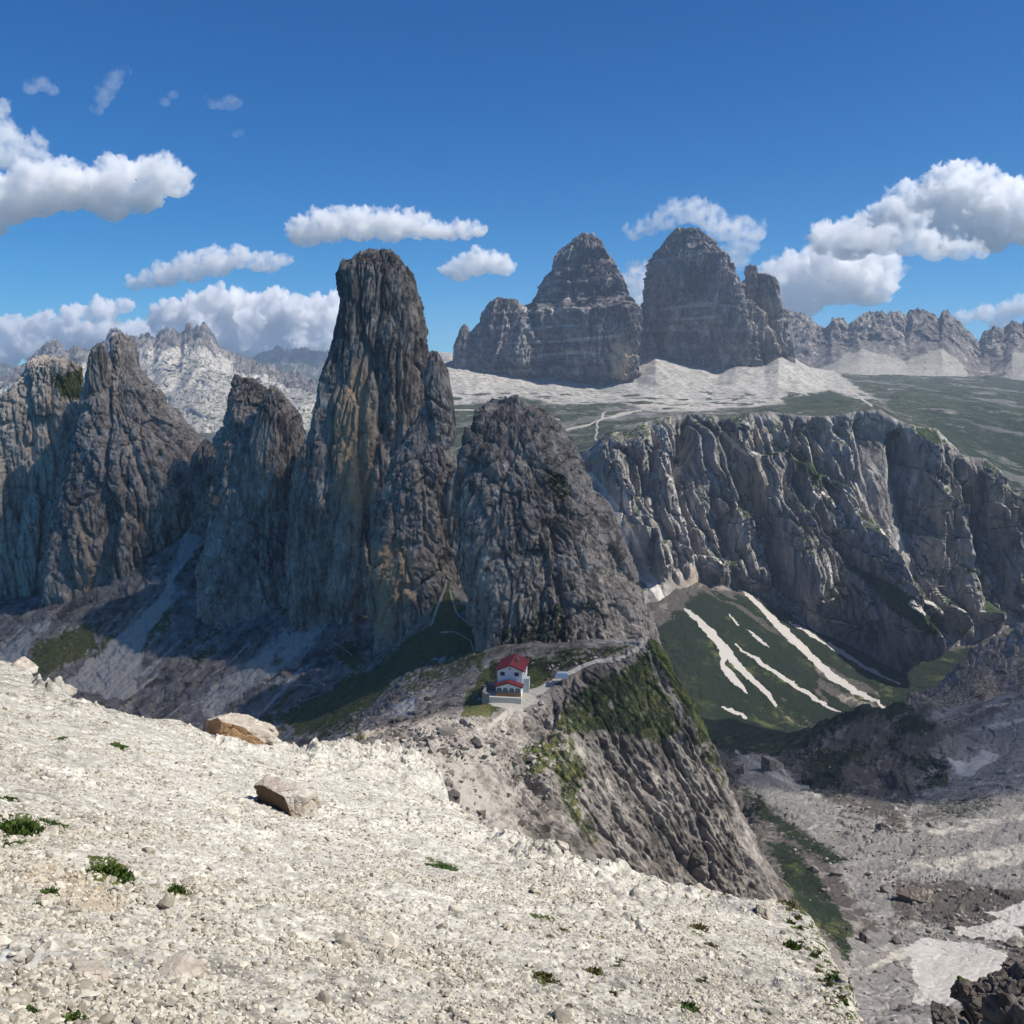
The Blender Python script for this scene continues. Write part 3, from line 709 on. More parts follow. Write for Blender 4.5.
def cliff_disp(V, N):
    h = np.linspace(0, 1, V.shape[0])[:, None]
    u, v = proj(V)
    topfade = 1 - sst(h, .84, .93) * .9
    D = np.array([.12, -1., .12]) + 0 * V
    w1 = np.stack([fbm(V / 120., 3, seed=501), fbm(V / 120., 3, seed=502), fbm(V / 120., 3, seed=503)], -1) * 26
    q = np.stack([V[..., 0] + .22 * V[..., 2], V[..., 1] * .3, V[..., 2] * .13], -1) + w1 * np.array([1, .5, .5])
    r1 = ridged(q / 190., 2, seed=511); r2 = -ridged(q / 90., 2, seed=512); r3 = ridged(q / 40., 2, seed=513); r4 = -ridged(q * np.array([1, 1, .8]) / 17., 2, seed=519)
    amp = .55 + .9 * sst(fbm(V / 200., 2, seed=520), -.3, .3)
    d = 92 * (r1 - .35) + 50 * (r2 + .45) * amp + 23 * (r3 - .35) * amp + 8 * (r4 + .4)
    q3 = q * np.array([1, 1, 2.6])
    ds = (V[..., 2] + .55 * V[..., 0] + 30 * w1[..., 0] / 10) / 95.; fr = ds - np.floor(ds)
    d += 20 * (fr - .5) * sst(fbm(V / 160., 2, seed=525), -.25, .2)
    d += 15 * facet(q3 / 44., 514) + 8 * facet(q3 / 16., 515) + 2 * facet(V / np.array([6, 6, 10.]), 516)
    d = d * 1.05
    for k, (sc, w_, dep) in enumerate(((70., .05, 20.), (30., .07, 9.), (13., .1, 3.5))):
        d -= dep * np.exp(-(fbm(q / sc, 2, seed=530 + k) / w_) ** 2)
    # the deep chimney and the smooth recessed wall on the right
    wall = poly_mask(u, v, [(850, 412), (880, 409), (905, 425), (930, 520), (925, 600), (900, 590), (872, 520)], 12)
    d = d * (1 - .75 * wall) - 34 * wall
    d -= 40 * line_mask(u, v, [(590, 475, 8), (615, 515, 10), (640, 560, 9), (660, 590, 8)], 8)
    for L, dep in (([(720, 425, 2), (735, 468, 5), (756, 515, 7), (772, 565, 8), (790, 610, 8)], 70), ([(692, 418, 2), (676, 465, 5), (690, 525, 6), (704, 580, 8)], 55), ([(648, 428, 2), (653, 478, 4), (668, 540, 6), (676, 590, 7)], 50),
                   ([(905, 440, 3), (922, 515, 6), (943, 590, 7), (938, 640, 8)], 65), ([(964, 466, 3), (984, 535, 6), (990, 600, 7)], 60), ([(816, 420, 2), (822, 460, 4), (842, 520, 5)], 35), ([(1015, 500, 3), (1035, 560, 6), (1040, 610, 6)], 50)):
        wv_ = 9 * fbm(V / 110., 3, seed=540)
        d -= dep * line_mask(u + wv_, v, L, 13)
    d -= 22 * line_mask(u, v, [(790, 480, 4), (845, 560, 5), (885, 600, 5), (925, 640, 4)], 6)
    V = V + D * (d * topfade * (.12 + .88 * sst(h, .03, .17)))[..., None]
    return V
def cliff_attr(V, N):
    u, v = proj(V)
    w = fbm(V / 60., 4, seed=521)
    A = {k: np.zeros(V.shape[:2], f32) for k in ATTRS}
    A['tone'] = fbm(V / 90., 4, seed=522) * .7 + fbm(V * np.array([1, 1, .15]) / 14, 4, seed=523) * .6
    A['grass'] = sst(N[..., 2] + .35 * w, .56, .82) * (.6 + .6 * sst(u + 40 * w, 690, 800))
    A['warm'] = np.clip(.05 + fbm(V / 110., 3, seed=524) * 1.3, 0, .6)
    A['scree'] = line_mask(u + 8 * w, v + 8 * w, [(590, 475, 3), (612, 512, 8), (632, 548, 8), (650, 580, 5), (662, 600, 4)], 3) + .8 * line_mask(u + 6 * w, v, [(720, 432, 2), (735, 446, 3), (750, 455, 1.5)], 2) + sst(N[..., 2], .5, .75) * sst(w, .05, .3) * .8
    for pl, k in (([(850, 565), (880, 575), (945, 620), (935, 640), (890, 610)], 1.0), ([(775, 445), (800, 450), (830, 480), (850, 500), (820, 490)], .8), ([(700, 590), (760, 600), (740, 585)], .6)):
        A['grass'] = np.maximum(A['grass'], poly_mask(u + 10 * w, v + 10 * w, pl, 6) * k)
    A['grass'] *= 1 - np.clip(A['scree'], 0, 1)
    return A
cliff = patch('cliff_band', [LOW, BASE, MID1, MID2, TOP, BACK], 545, 1175, [20, 150, 130, 110, 30], .8, M_CLIFF, cliff_disp, cliff_attr, 'furrowed grey cliffs falling from the green plateau')

# ================================================================== PLATEAU WITH THE BIG SCREE FANS
us_ = np.arange(-200, 1240, 10.)
def R(*pts): return fill(list(pts))
PL0 = R((-200, 490, 2600), (300, 484, 2400), (430, 462, 1850), (540, 462, 1640), (592, 450, 1570), (640, 430, 1550), (700, 419, 1540), (800, 420, 1530), (880, 414, 1520), (935, 433, 1515), (965, 461), (1010, 495, 1500), (1240, 560, 1470))
PLm = [(x, y + 40, Y - 5) for x, y, Y in PL0]
PL1 = R((-200, 474, 3200), (300, 462, 3000), (440, 430, 2250), (560, 424, 2150), (640, 416, 2150), (700, 411, 2250), (800, 408, 2300), (870, 404, 2400), (950, 430, 1950), (1024, 455, 1850), (1240, 500, 1800))
PL2 = R((-200, 460, 4200), (300, 446, 4000), (440, 404, 2750), (560, 400, 2700), (640, 401, 2700), (720, 400, 2700), (800, 396, 2750), (850, 394, 2900), (900, 396, 2700), (1024, 410, 2600), (1240, 430, 2500))
PL3 = R((-200, 445, 5200), (310, 430, 5000), (430, 366, 3500), (460, 372, 3350), (500, 382, 3250), (560, 388, 3200), (600, 391, 3170), (638, 378, 3250), (656, 361, 3330), (672, 367, 3270), (690, 375, 3230), (718, 377, 3230), (736, 367, 3310), (752, 369, 3270), (765, 368, 3270), (779, 357, 3350), (800, 366, 3360), (825, 382, 3400), (850, 380, 3600), (930, 380, 3900), (1024, 382, 4100), (1240, 385, 4200))
PL4 = R((-200, 430, 6400), (320, 418, 6200), (430, 352, 3900), (560, 362, 3700), (650, 352, 3700), (700, 356, 3700), (778, 349, 3750), (810, 368, 4000), (850, 374, 4300), (930, 374, 4500), (1240, 374, 4700))
PL5 = R((-200, 405, 15000), (330, 400, 15000), (500, 385, 15000), (1240, 385, 15000))
def pl_disp(V, N):
    u, v = proj(V)
    fan = sst(V[..., 1], 2600, 3000) * (1 - sst(u, 790, 850))
    d = 10 * fbm(V / 160., 4, seed=601) + 4 * fbm(V / 40., 4, seed=602)
    g = ridged(np.stack([V[..., 0] / 55. + .25 * V[..., 1] / 100, V[..., 1] / 600., 0 * u], -1), 3, seed=603) - .4
    d += 4 * g * fan
    lim = sst(V[..., 1], 1650, 2000)
    V = V.copy(); V[..., 2] += d * lim * (1 + 1.2 * sst(V[..., 1], 4500, 8000))
    return V
def pl_attr(V, N):
    u, v = proj(V)
    A = {k: np.zeros(V.shape[:2], f32) for k in ATTRS}
    w = fbm(V / 130., 5, seed=611)
    A['tone'] = .8 * w + 1.1 * fbm(np.stack([V[..., 0] / 24. + .1 * V[..., 1] / 24., V[..., 1] / 400., 0 * u], -1), 3, seed=612)
    fan = poly_mask(u + 12 * w, v + 5 * w, [(400, 340), (860, 340), (835, 372), (872, 398), (800, 402), (700, 412), (650, 410), (620, 402), (560, 404), (520, 396), (470, 402), (430, 408)], 4)
    A['scree'] = fan * (.72 + .9 * sst(fbm(np.stack([V[..., 0] / 45. + .15 * V[..., 1] / 45., V[..., 1] / 500., 0 * u], -1), 3, seed=615), -.35, .3)) + .3 * sst(w, .1, .5)
    green = sst(w + .25, -.25, .3) * (1 - fan)
    fine = fbm(V / 45., 4, seed=614, gain=.65)
    A['grass'] = green * (.70 + .28 * fine + .12 * sst(u, 860, 980))
    A['tone'] = A['tone'] * .6 - .5 * sst(u, 860, 1000) * sst(v, 395, 430)
    A['grass'] = np.maximum(A['grass'], poly_mask(u + 10 * w, v + 5 * w, [(780, 398), (830, 390), (860, 400), (840, 412), (790, 412)], 4) * .9)
    A['grass'] = np.maximum(A['grass'], fan * .8 * sst(fbm(V / 60., 4, seed=613), .02, .25) * sst(v, 382, 400))
    for L in ([(560, 430, .8), (590, 425, .8), (600, 418, .8), (640, 410, .8)], [(597, 440, .8), (598, 420, .8), (605, 412, .8)], [(640, 405, .7), (700, 408, .6), (760, 405, .6)], [(845, 384, .8), (858, 396, .8), (872, 406, .8)], [(450, 410, .6), (520, 412, .6), (560, 420, .6)]):
        A['path'] = np.maximum(A['path'], line_mask(u + 5 * w, v + 2 * w, L, .6))
    return A
patch('plateau', [PLm, PL0, PL1, PL2, PL3, PL4, PL5], -190, 1230, [8, 70, 60, 90, 60, 60], 1.4, M_PLATEAU, pl_disp, pl_attr, 'green plateau and pale scree fans under the three peaks')

# ================================================================== THE THREE GREAT PEAKS
def at_peak(V, N, A):
    u, v = proj(V)
    z = V[..., 2]
    band = fbm(np.stack([V[..., 0] / 700., V[..., 1] / 700., z / 17. + 1.6 * fbm(V / 90., 3, seed=703)], -1), 3, seed=701)
    A['tone'] += band * (.8 + 2.2 * fbm(V / 260., 3, seed=702))
    A['warm'] = np.maximum(A['warm'], poly_mask(u, v, [(607, 345), (622, 335), (634, 350), (628, 385), (610, 378)], 6) * .8)
    A['warm'] = np.maximum(A['warm'], poly_mask(u, v, [(758, 300), (772, 290), (782, 340), (785, 362), (765, 345)], 6) * .55)
    for L in ([(510, 343, 1.2), (560, 341, 1.4), (620, 336, 1.2)], [(522, 329, 1), (580, 325, 1.2)], [(540, 356, 1.6), (575, 352, 2), (600, 354, 1.2)], [(663, 309, 1.8), (700, 304, 2.2), (735, 306, 1.4)], [(675, 320, 1), (720, 316, 1.2)], [(652, 262, 1), (690, 256, 1.3), (712, 250, 1)], [(540, 300, .7), (570, 298, .7)]):
        A['scree'] = np.maximum(A['scree'], line_mask(u + 3 * band, v + 2.5 * band, L, .7))
LEDGE = (50., 10.)
loft('mountain_peak', [(236.5, 578, 586), (239, 574, 592), (244, 567, 597), (252, 561, 599), (260, 558, 605), (268, 554, 611), (275, 547, 616), (288, 539, 622), (300, 533, 627), (304, 522, 629),
                       (312, 508, 632), (330, 503, 634), (350, 506, 634), (375, 516, 636), (396, 535, 637), (410, 535, 638)], 3450, .75, M_PEAK, skew=.75, s=190, seed=101, style='peak', ledge=LEDGE, attrs=at_peak, exps=3.0, amp=.8, dv=.8, dth=.8)
loft('mountain_shoulder', [(299, 497, 503), (303, 492, 519), (310, 487, 524), (322, 480, 530), (335, 474, 535), (350, 466, 540), (365, 460, 540), (380, 470, 535), (395, 490, 535)], 3480, .8, M_PEAK, skew=.75, s=130, seed=103, style='peak', ledge=LEDGE, attrs=at_peak, dv=.8, dth=.8)
loft('rock_pinnacle', [(324, 463, 466), (330, 460, 470), (342, 456, 476), (360, 452, 482), (380, 450, 490)], 3500, .9, M_PEAK, s=60, seed=104, ledge=LEDGE, attrs=at_peak)
loft('mountain_shoulder', [(310, 632, 640), (320, 629, 646), (335, 627, 652), (355, 624, 657), (375, 622, 658), (395, 620, 655)], 3560, .8, M_PEAK, skew=.75, s=100, seed=105, ledge=LEDGE, attrs=at_peak)
loft('mountain_peak', [(229.5, 678, 688), (232, 674, 694), (238, 669, 702), (245, 664, 711), (249, 658, 713), (256, 653, 722), (262, 649, 725), (270, 648, 730), (285, 647, 736), (298, 646, 739), (312, 643, 741), (330, 641, 748),
                       (350, 645, 752), (368, 655, 758), (385, 668, 762), (400, 670, 765)], 3520, .7, M_PEAK, skew=.75, s=190, seed=107, style='peak', ledge=LEDGE, attrs=at_peak, exps=3.0, amp=.8, dv=.8, dth=.8,
     cracks=[([(660, 330), (662, 345), (668, 365)], 5, 30)])
loft('mountain_shoulder', [(302, 738, 750), (312, 735, 762), (325, 735, 768), (345, 735, 776), (360, 734, 780), (380, 735, 783), (395, 735, 785)], 3420, .8, M_PEAK, skew=.75, s=110, seed=109, style='peak', ledge=LEDGE, attrs=at_peak, dv=.8, dth=.8)
loft('mountain_peak', [(266, 748, 752), (268, 746, 757), (273, 744, 760), (278, 744, 771), (286, 743, 775), (300, 742, 777), (315, 744, 779), (330, 746, 786), (345, 750, 789), (360, 756, 791), (375, 758, 792)], 3480, .8, M_PEAK, skew=.75, s=110, seed=113, style='peak', attrs=at_peak, dv=.8, dth=.8,
     cracks=[([(759, 268), (760, 285), (762, 300)], 3, 20)])
loft('rock_pinnacle', [(309, 783, 787), (314, 781, 789), (330, 780, 790), (350, 780, 792), (370, 780, 794)], 3600, .9, M_PEAK, s=60, seed=114, attrs=at_peak)

# ================================================================== FURTHER RANGES
def range_disp(s, seed, k=1.0, h0=0.):
    def f(V, N):
        h = np.linspace(0, 1, V.shape[0])[:, None]
        D = np.array([.15, -1., .1]) + 0 * V
        q = V * np.array([1, .6, .4]); w1 = np.stack([fbm(V / s, 3, seed=seed + i) for i in (1, 2, 3)], -1) * s * .25
        d = s * (.45 * (ridged((q + w1) / s, 3, seed=seed + 5) - .35) + .10 * facet((V + w1) * np.array([1, 1, .5]) / (s * .3), seed + 6) + .03 * facet(V / (s * .1), seed + 7))
        V = V + D * (k * d * (.11 + .89 * sst(h, h0, h0 + .14)) * sst(h, 0, .08))[..., None]
        V[..., 2] += s * (.06 * fbm(V / (s * .25), 4, seed=seed + 8) + .10 * facet(V * np.array([1, 1, .3]) / (s * .22), seed + 9) + .05 * facet(V * np.array([1, 1, .3]) / (s * .08), seed + 10)) * sst(h, .4, .7)
        return V
    return f
def range_attr(seed, s, scree_v=None, grass=0.0):
    def f(V, N):
        u, v = proj(V)
        A = {k: np.zeros(V.shape[:2], f32) for k in ATTRS}
        w = fbm(V / s, 4, seed=seed)
        A['tone'] = .7 * w + .6 * fbm(V * np.array([1, 1, .2]) / (s * .2), 3, seed=seed + 1)
        if scree_v is not None:
            A['scree'] = sst(v + 13 * w + 5 * fbm(V / (s * .2), 3, seed=seed + 5), np.interp(u, scree_v[0], scree_v[1]) - 2.5, np.interp(u, scree_v[0], scree_v[1]) + 2.5)
            A['scree'] *= .75 + .6 * fbm(V * np.array([1, 1, .15]) / (s * .12), 3, seed=seed + 3)
            A['tone'] += .5 * fbm(V * np.array([1, .6, .1]) / (s * .1), 3, seed=seed + 4)
        A['grass'] = grass * sst(N[..., 2] + .4 * w, .5, .8)
        return A
    return f
RR0 = R((770, 388, 4150), (860, 386, 4150), (1024, 388, 4150), (1250, 390, 4150))
RR1 = R((770, 374, 4480), (815, 370, 4470), (840, 358, 4450), (860, 352), (885, 353), (905, 355), (925, 350), (942, 348), (955, 355), (975, 366), (990, 368), (1003, 362), (1012, 355), (1030, 352), (1250, 352, 4450))
RR2 = R((770, 309, 4900), (792, 310, 4900), (808, 313), (815, 321), (826, 327), (832, 318, 4700), (842, 319), (848, 324), (858, 316), (868, 313), (878, 310), (884, 314), (892, 311), (901, 310), (906, 319), (910, 310), (924, 309), (932, 315), (937, 321), (941, 311), (948, 310), (956, 319),
         (965, 330), (974, 336), (980, 342), (984, 333), (992, 326), (1003, 329), (1007, 324), (1014, 321), (1022, 324), (1027, 318), (1045, 322), (1100, 318), (1250, 335, 4700))
RRB = [(x, y + 12, Y + 350) for x, y, Y in RR2]
patch('mountain_range', [RR0, RR1, RR2, RRB], 772, 1240, [24, 90, 12], .7, M_PEAK, range_disp(130, 801, .8, .30), range_attr(811, 200, ([770, 815, 840, 860, 885, 905, 925, 942, 955, 975, 1003, 1012, 1250], [390, 376, 358, 349, 355, 360, 347, 343, 358, 380, 374, 355, 352]), .3), 'jagged ridge over pale scree on the right')
LF0 = R((-200, 490, 4600), (340, 470, 4600), (500, 450, 4800))
LF1 = R((-200, 410, 5600), (0, 408, 5600), (100, 400, 5600), (200, 390, 5500), (240, 400, 5400), (300, 405, 5300), (500, 400, 5600))
LF2 = R((-200, 372, 6600), (-60, 366), (0, 378), (10, 376), (28, 359), (42, 348), (50, 342), (61, 342), (70, 351), (78, 347), (90, 350), (100, 346), (108, 338), (112, 331), (121, 331), (130, 337), (140, 336), (149, 332), (155, 338), (161, 331), (167, 328), (175, 331), (181, 336), (185, 328), (194, 325), (202, 322), (211, 330), (218, 342), (226, 351),
         (240, 358), (260, 364), (285, 374), (320, 380), (400, 384), (500, 386, 6600))
LFB = [(x, y + 14, Y + 500) for x, y, Y in LF2]
patch('mountain_range', [LF0, LF1, LF2, LFB], -195, 480, [40, 110, 12], .9, M_FAR, range_disp(330, 821, .75), range_attr(831, 350, ([-200, 60, 120, 200, 240, 330, 500], [420, 372, 352, 345, 372, 392, 400]), .45), 'pale jagged range behind the left towers')
BL0 = R((-300, 420, 10500), (600, 420, 10500)); BL1 = R((-300, 366, 12000), (-40, 360), (0, 362), (12, 364), (25, 372), (60, 380), (200, 378), (256, 357), (270, 350), (300, 347), (322, 352), (345, 349), (420, 356), (600, 372, 12000))
BLB = [(x, y + 10, Y + 900) for x, y, Y in BL1]
patch('mountain_range', [BL0, BL1, BLB], -290, 590, [50, 8], 1.6, M_FAR, range_disp(500, 841, .7), range_attr(851, 700, None, .8), 'hazy blue range at the horizon')
BR0 = R((560, 400, 11000), (1400, 400, 11000)); BR1 = R((560, 372, 12500), (700, 366), (800, 352), (900, 350), (1000, 345), (1100, 352), (1400, 360, 12500))
patch('mountain_range', [BR0, BR1, [(x, y + 10, Y + 900) for x, y, Y in BR1]], 570, 1390, [40, 8], 2, M_FAR, range_disp(500, 861, .7), range_attr(871, 700, None, .8), 'far range behind the right hand ridge')
# dark spur entering from the right above the bowl
SP0 = R((880, 722, 900), (940, 716, 900), (1024, 706, 900), (1220, 690, 900)); SP1 = R((880, 714, 960), (902, 702, 965), (905, 692, 970), (925, 688), (945, 677), (965, 660), (985, 645), (1005, 634), (1030, 620), (1080, 600), (1220, 560, 980))
patch('rock_spur', [SP0, SP1, [(x, y + 14, Y + 120) for x, y, Y in SP1]], 884, 1215, [90, 10], .8, M_TOWER, range_disp(60, 881, .55), range_attr(891, 60, None, .5), 'dark rock spur on the right of the valley')
# ================================================================== FOREGROUND SLOPE
FA, FB, FC = -.25, -.33, -5.0
EDGE = [(-400, 600), (-200, 620), (0, 656), (15, 660), (30, 672), (45, 690), (58, 684), (75, 698), (95, 702), (120, 706), (150, 714), (180, 718), (205, 730), (240, 740), (275, 736), (300, 747), (340, 752), (370, 747), (400, 752), (430, 775), (450, 798),
        (480, 815), (505, 833), (530, 849), (560, 862), (600, 868), (640, 872), (680, 882), (720, 888), (760, 894), (790, 897), (810, 912), (825, 935), (840, 960), (852, 990), (864, 1024), (885, 1100), (920, 1250), (1000, 1400), (1300, 1600)]
_eu = np.linspace(-400, 1300, 900)
_ev = np.interp(_eu, *np.array(EDGE, float).T)
_tx, _tz = tan_uv(_eu, _ev)
_ye = FC / (_tz - FA * _tx - FB)
_ye = np.where((_ye < 3) | (_ye > 75), 75, _ye)
def edge_y(s):
    return np.interp(s, _tx, _ye)
def gauss(x, y, cx, cy, r):
    return np.exp(-((x - cx) ** 2 + (y - cy) ** 2) / (r * r))
def fore_base(x, y):
    s = x / np.maximum(y, .5)
    ye = edge_y(s)
    d = y - ye
    k = 1.3
    sp = k * np.logaddexp(0, (d - 1.2) / k)
    z = FA * x + FB * y + FC - sp * 1.05
    return z, d
def fore_z(x, y):
    z, d = fore_base(x, y)
    p = np.stack([x, y, 0 * x], -1)
    edge = sst(d, -9, -1) * (1 - sst(d, 6, 20))
    crag = np.maximum(edge * sst(fbm(p / 7, 2, seed=908), -.1, .25), gauss(x, y, *OUTC, 7.5))
    patchy = sst(fbm(p / 5., 3, seed=909), -.05, .35)
    q = np.stack([x, y, z * .6], -1)
    z = z + .38 * fbm(p / 7., 3, seed=901) + .14 * fbm(p / 1.7, 4, seed=902)
    z = z + crag * (.5 * block(q / 2.4, 903) + .34 * block(q / .85, 904) + .14 * block(q / .35, 914) + .3) + .9 * gauss(x, y, *OUTC, 4.5)
    z = z + patchy * (.20 * block(q / 1.1, 905))
    # ledgy streaks of half buried bedrock running across the slope
    st = ridged(np.stack([x * .9 + y * .35, y * .55 - x * .25, 0 * x], -1) / np.array([4.5, 1.6, 1.]), 3, seed=906)
    z = z + .14 * (st - .35) * (.4 + .6 * patchy)
    F1, F2, tl, rn = worley(q / .34, 907)
    z = z + (.10 * np.maximum(0, .55 - F1) * (rn > .45) + .05 * tl * sst(F2 - F1, 0, .2)) * (.42 + .58 * patchy)
    F1, F2, tl, rn = worley(q / .62, 916)
    z = z + (.16 * tl * sst(F2 - F1, 0, .2) + .14 * np.maximum(0, .6 - F1) * (rn > .5)) * (.35 + .65 * patchy)
    z = z + .05 * fbm(q / .5, 3, seed=918)
    F1, F2, tl, rn = worley(q / .15, 917)
    z = z + .07 * np.maximum(0, .6 - F1) * (.3 + .7 * rn) * (.6 + .4 * patchy) + .03 * tl * sst(F2 - F1, 0, .2)
    return z
def on_slope(u, v):
    """where the line through this survey point meets the slope"""
    tx, tz = tan_uv(u, v)
    y = np.arange(4, 72, .05)
    z = FA * tx * y + FB * y + FC
    i = np.argmax(z > tz * y) if False else int(np.argmin(np.abs(z - tz * y)))
    return float(tx * y[i]), float(y[i])
OUTC = on_slope(405, 775)
sa = np.tan(np.arctan((np.arange(-230, 1180, .9 / RES) - 512) / F))
ya = [5.0]
while ya[-1] < 175:
    y_ = ya[-1]; ya.append(y_ + max(.013, .0014 * y_) / RES * (1 if y_ < 70 else 3.0))
ya = np.array(ya)
X = sa[None, :] * ya[:, None]; Y = np.repeat(ya[:, None], len(sa), 1)
Zf = fore_z(X, Y)
V = np.stack([X, Y, Zf], -1)
N = normals(V); N = np.where(N[..., 2:3] < 0, -N, N)
u, v = proj(V)
wob = fbm(V / 1.5, 4, seed=921); wob2 = fbm(V / .35, 3, seed=922)
A = {k: np.zeros(V.shape[:2], f32) for k in ATTRS}
A['tone'] = .55 * wob + .5 * wob2 + .45 * sst(u + v * 1.2, 900, 1250) * (1 - sst(v, 830, 980)) - .25 * sst(v, 840, 1000)
A['warm'] = np.maximum(np.clip(fbm(V / 3.2, 4, seed=923) * 1.0 - .05, 0, .55), poly_mask(u + 20 * wob, v + 20 * wob, [(60, 860), (140, 890), (120, 930), (40, 900), (0, 880)], 14) * .7)
GR = np.zeros(V.shape[:2], f32)
for pl, k in (([(0, 815), (30, 815), (40, 838), (0, 848)], 1), ([(88, 855), (110, 856), (140, 876), (132, 888), (95, 882)], 1), ([(165, 885), (190, 884), (188, 896), (168, 894)], .8), ([(425, 857), (458, 866), (455, 870), (430, 862)], .9), ([(40, 815), (65, 832), (60, 836), (42, 822)], .8),
              ([(520, 955), (540, 975), (560, 1000), (545, 995)], .6), ([(585, 965), (600, 975), (595, 985)], .6), ([(675, 920), (705, 935), (695, 938)], .6), ([(60, 1005), (85, 1000), (90, 1024), (60, 1024)], .7)):
    GR = np.maximum(GR, poly_mask(u + 7 * wob + 3 * wob2, v + 5 * wob, pl, 4) * k)
GR = np.maximum(GR, poly_mask(u + 14 * wob, v + 8 * wob, [(770, 890), (800, 900), (850, 960), (880, 1040), (840, 1040), (810, 960)], 10) * (.25 + .8 * sst(wob2, .0, .3)))
GR = np.maximum(GR, poly_mask(u, v, [(500, 900), (860, 900), (860, 1030), (500, 1030)], 30) * sst(fbm(V / .8, 3, seed=925), .36, .5) * .8)
A['grass'] = GR
# pale and dark runs of debris down the fall line, grey broken rock low on the left
run_ = fbm(np.stack([(V[..., 0] * .8 + V[..., 1] * .6) / 26., (V[..., 1] * .8 - V[..., 0] * .6) / 3.2, 0 * u], -1) + .35 * np.stack([0 * u, fbm(V / 6, 3, seed=931), 0 * u], -1), 4, seed=932)
A['tone'] = A['tone'] * .8 + .75 * run_
A['scree'] = np.clip(.15 + 1.5 * run_ * -1 + .75 * fbm(V / 4.5, 4, seed=933), 0, .62) * sst(v, 760, 900) + .18 * poly_mask(u + 30 * wob, v + 25 * wob, [(-40, 900), (120, 930), (330, 900), (460, 1040), (-40, 1040)], 30)
A['warm'] = np.maximum(A['warm'], .9 * poly_mask(u + 25 * wob, v + 12 * wob2, [(170, 830), (260, 850), (300, 880), (240, 885), (190, 860)], 12) * sst(run_, -.1, .3))
structure(mesh_from('scree_slope', V, grid_faces(*V.shape[:2]), M_FORE, A), 'pale sunlit slope of broken limestone in the foreground')

def scatter(n, shapes, Fc, smin, smax, seed, ymin=7, ymax=60, power=2.6):
    rng = np.random.RandomState(seed)
    y = ymin * (ymax / ymin) ** rng.uniform(0, 1, n * 3) ; s = np.tan(np.arctan((rng.uniform(-120, 1080, n * 3) - 512) / F))
    x = s * y
    dens = sst(fbm(np.stack([x, y, 0 * x], -1) / 2.5, 3, seed=seed + 1), -.2, .4)
    ok = (y < edge_y(s) + 1.0) & (rng.uniform(0, 1, len(x)) < .2 + .8 * dens)
    x, y = x[ok][:n], y[ok][:n]
    z = fore_z(x[:, None], y[:, None])[:, 0]
    sz = smin * (1 - rng.uniform(0, 1, len(x)) * (1 - (smax / smin) ** (-power))) ** (-1 / power)
    nv = len(shapes[0]); Vs, Fs, T = [], [], []
    for i in range(len(x)):
        p = (shapes[rng.randint(len(shapes))] * sz[i]) @ rot_m(rng, .4).T + np.array([x[i], y[i], z[i] + sz[i] * .18])
        Vs.append(p); Fs.append(Fc + i * nv); T.append(np.full(nv, rng.normal() * .5))
    return np.concatenate(Vs), np.concatenate(Fs), np.concatenate(T)
sh0, F0 = rock_shapes(24, 1, 5, .7)
sh1, F1_ = rock_shapes(24, 3, 6, .7, 13)
Va, Fa, Ta = scatter(int(70000), sh0, F0, .025, .10, 31, 7, 55, 2.6)
Vb, Fb, Tb = scatter(550, sh1, F1_, .08, .22, 33, 8, 60, 3.0)
Z0 = np.zeros(len(Va) + len(Vb), f32)
ls = mesh_from('loose_stones', np.concatenate([Va, Vb]), np.concatenate([Fa, Fb + len(Va)]), M_STONE, {**{k: Z0 for k in ATTRS}, 'tone': np.concatenate([Ta, Tb])}, smooth=False)
ls['kind'] = 'stuff'; ls['label'] = 'loose angular limestone rubble strewn over the sunlit slope'

def thing(o, label, cat, group=None):
    o['label'] = label; o['category'] = cat
    if group:
        o['group'] = group
    return o

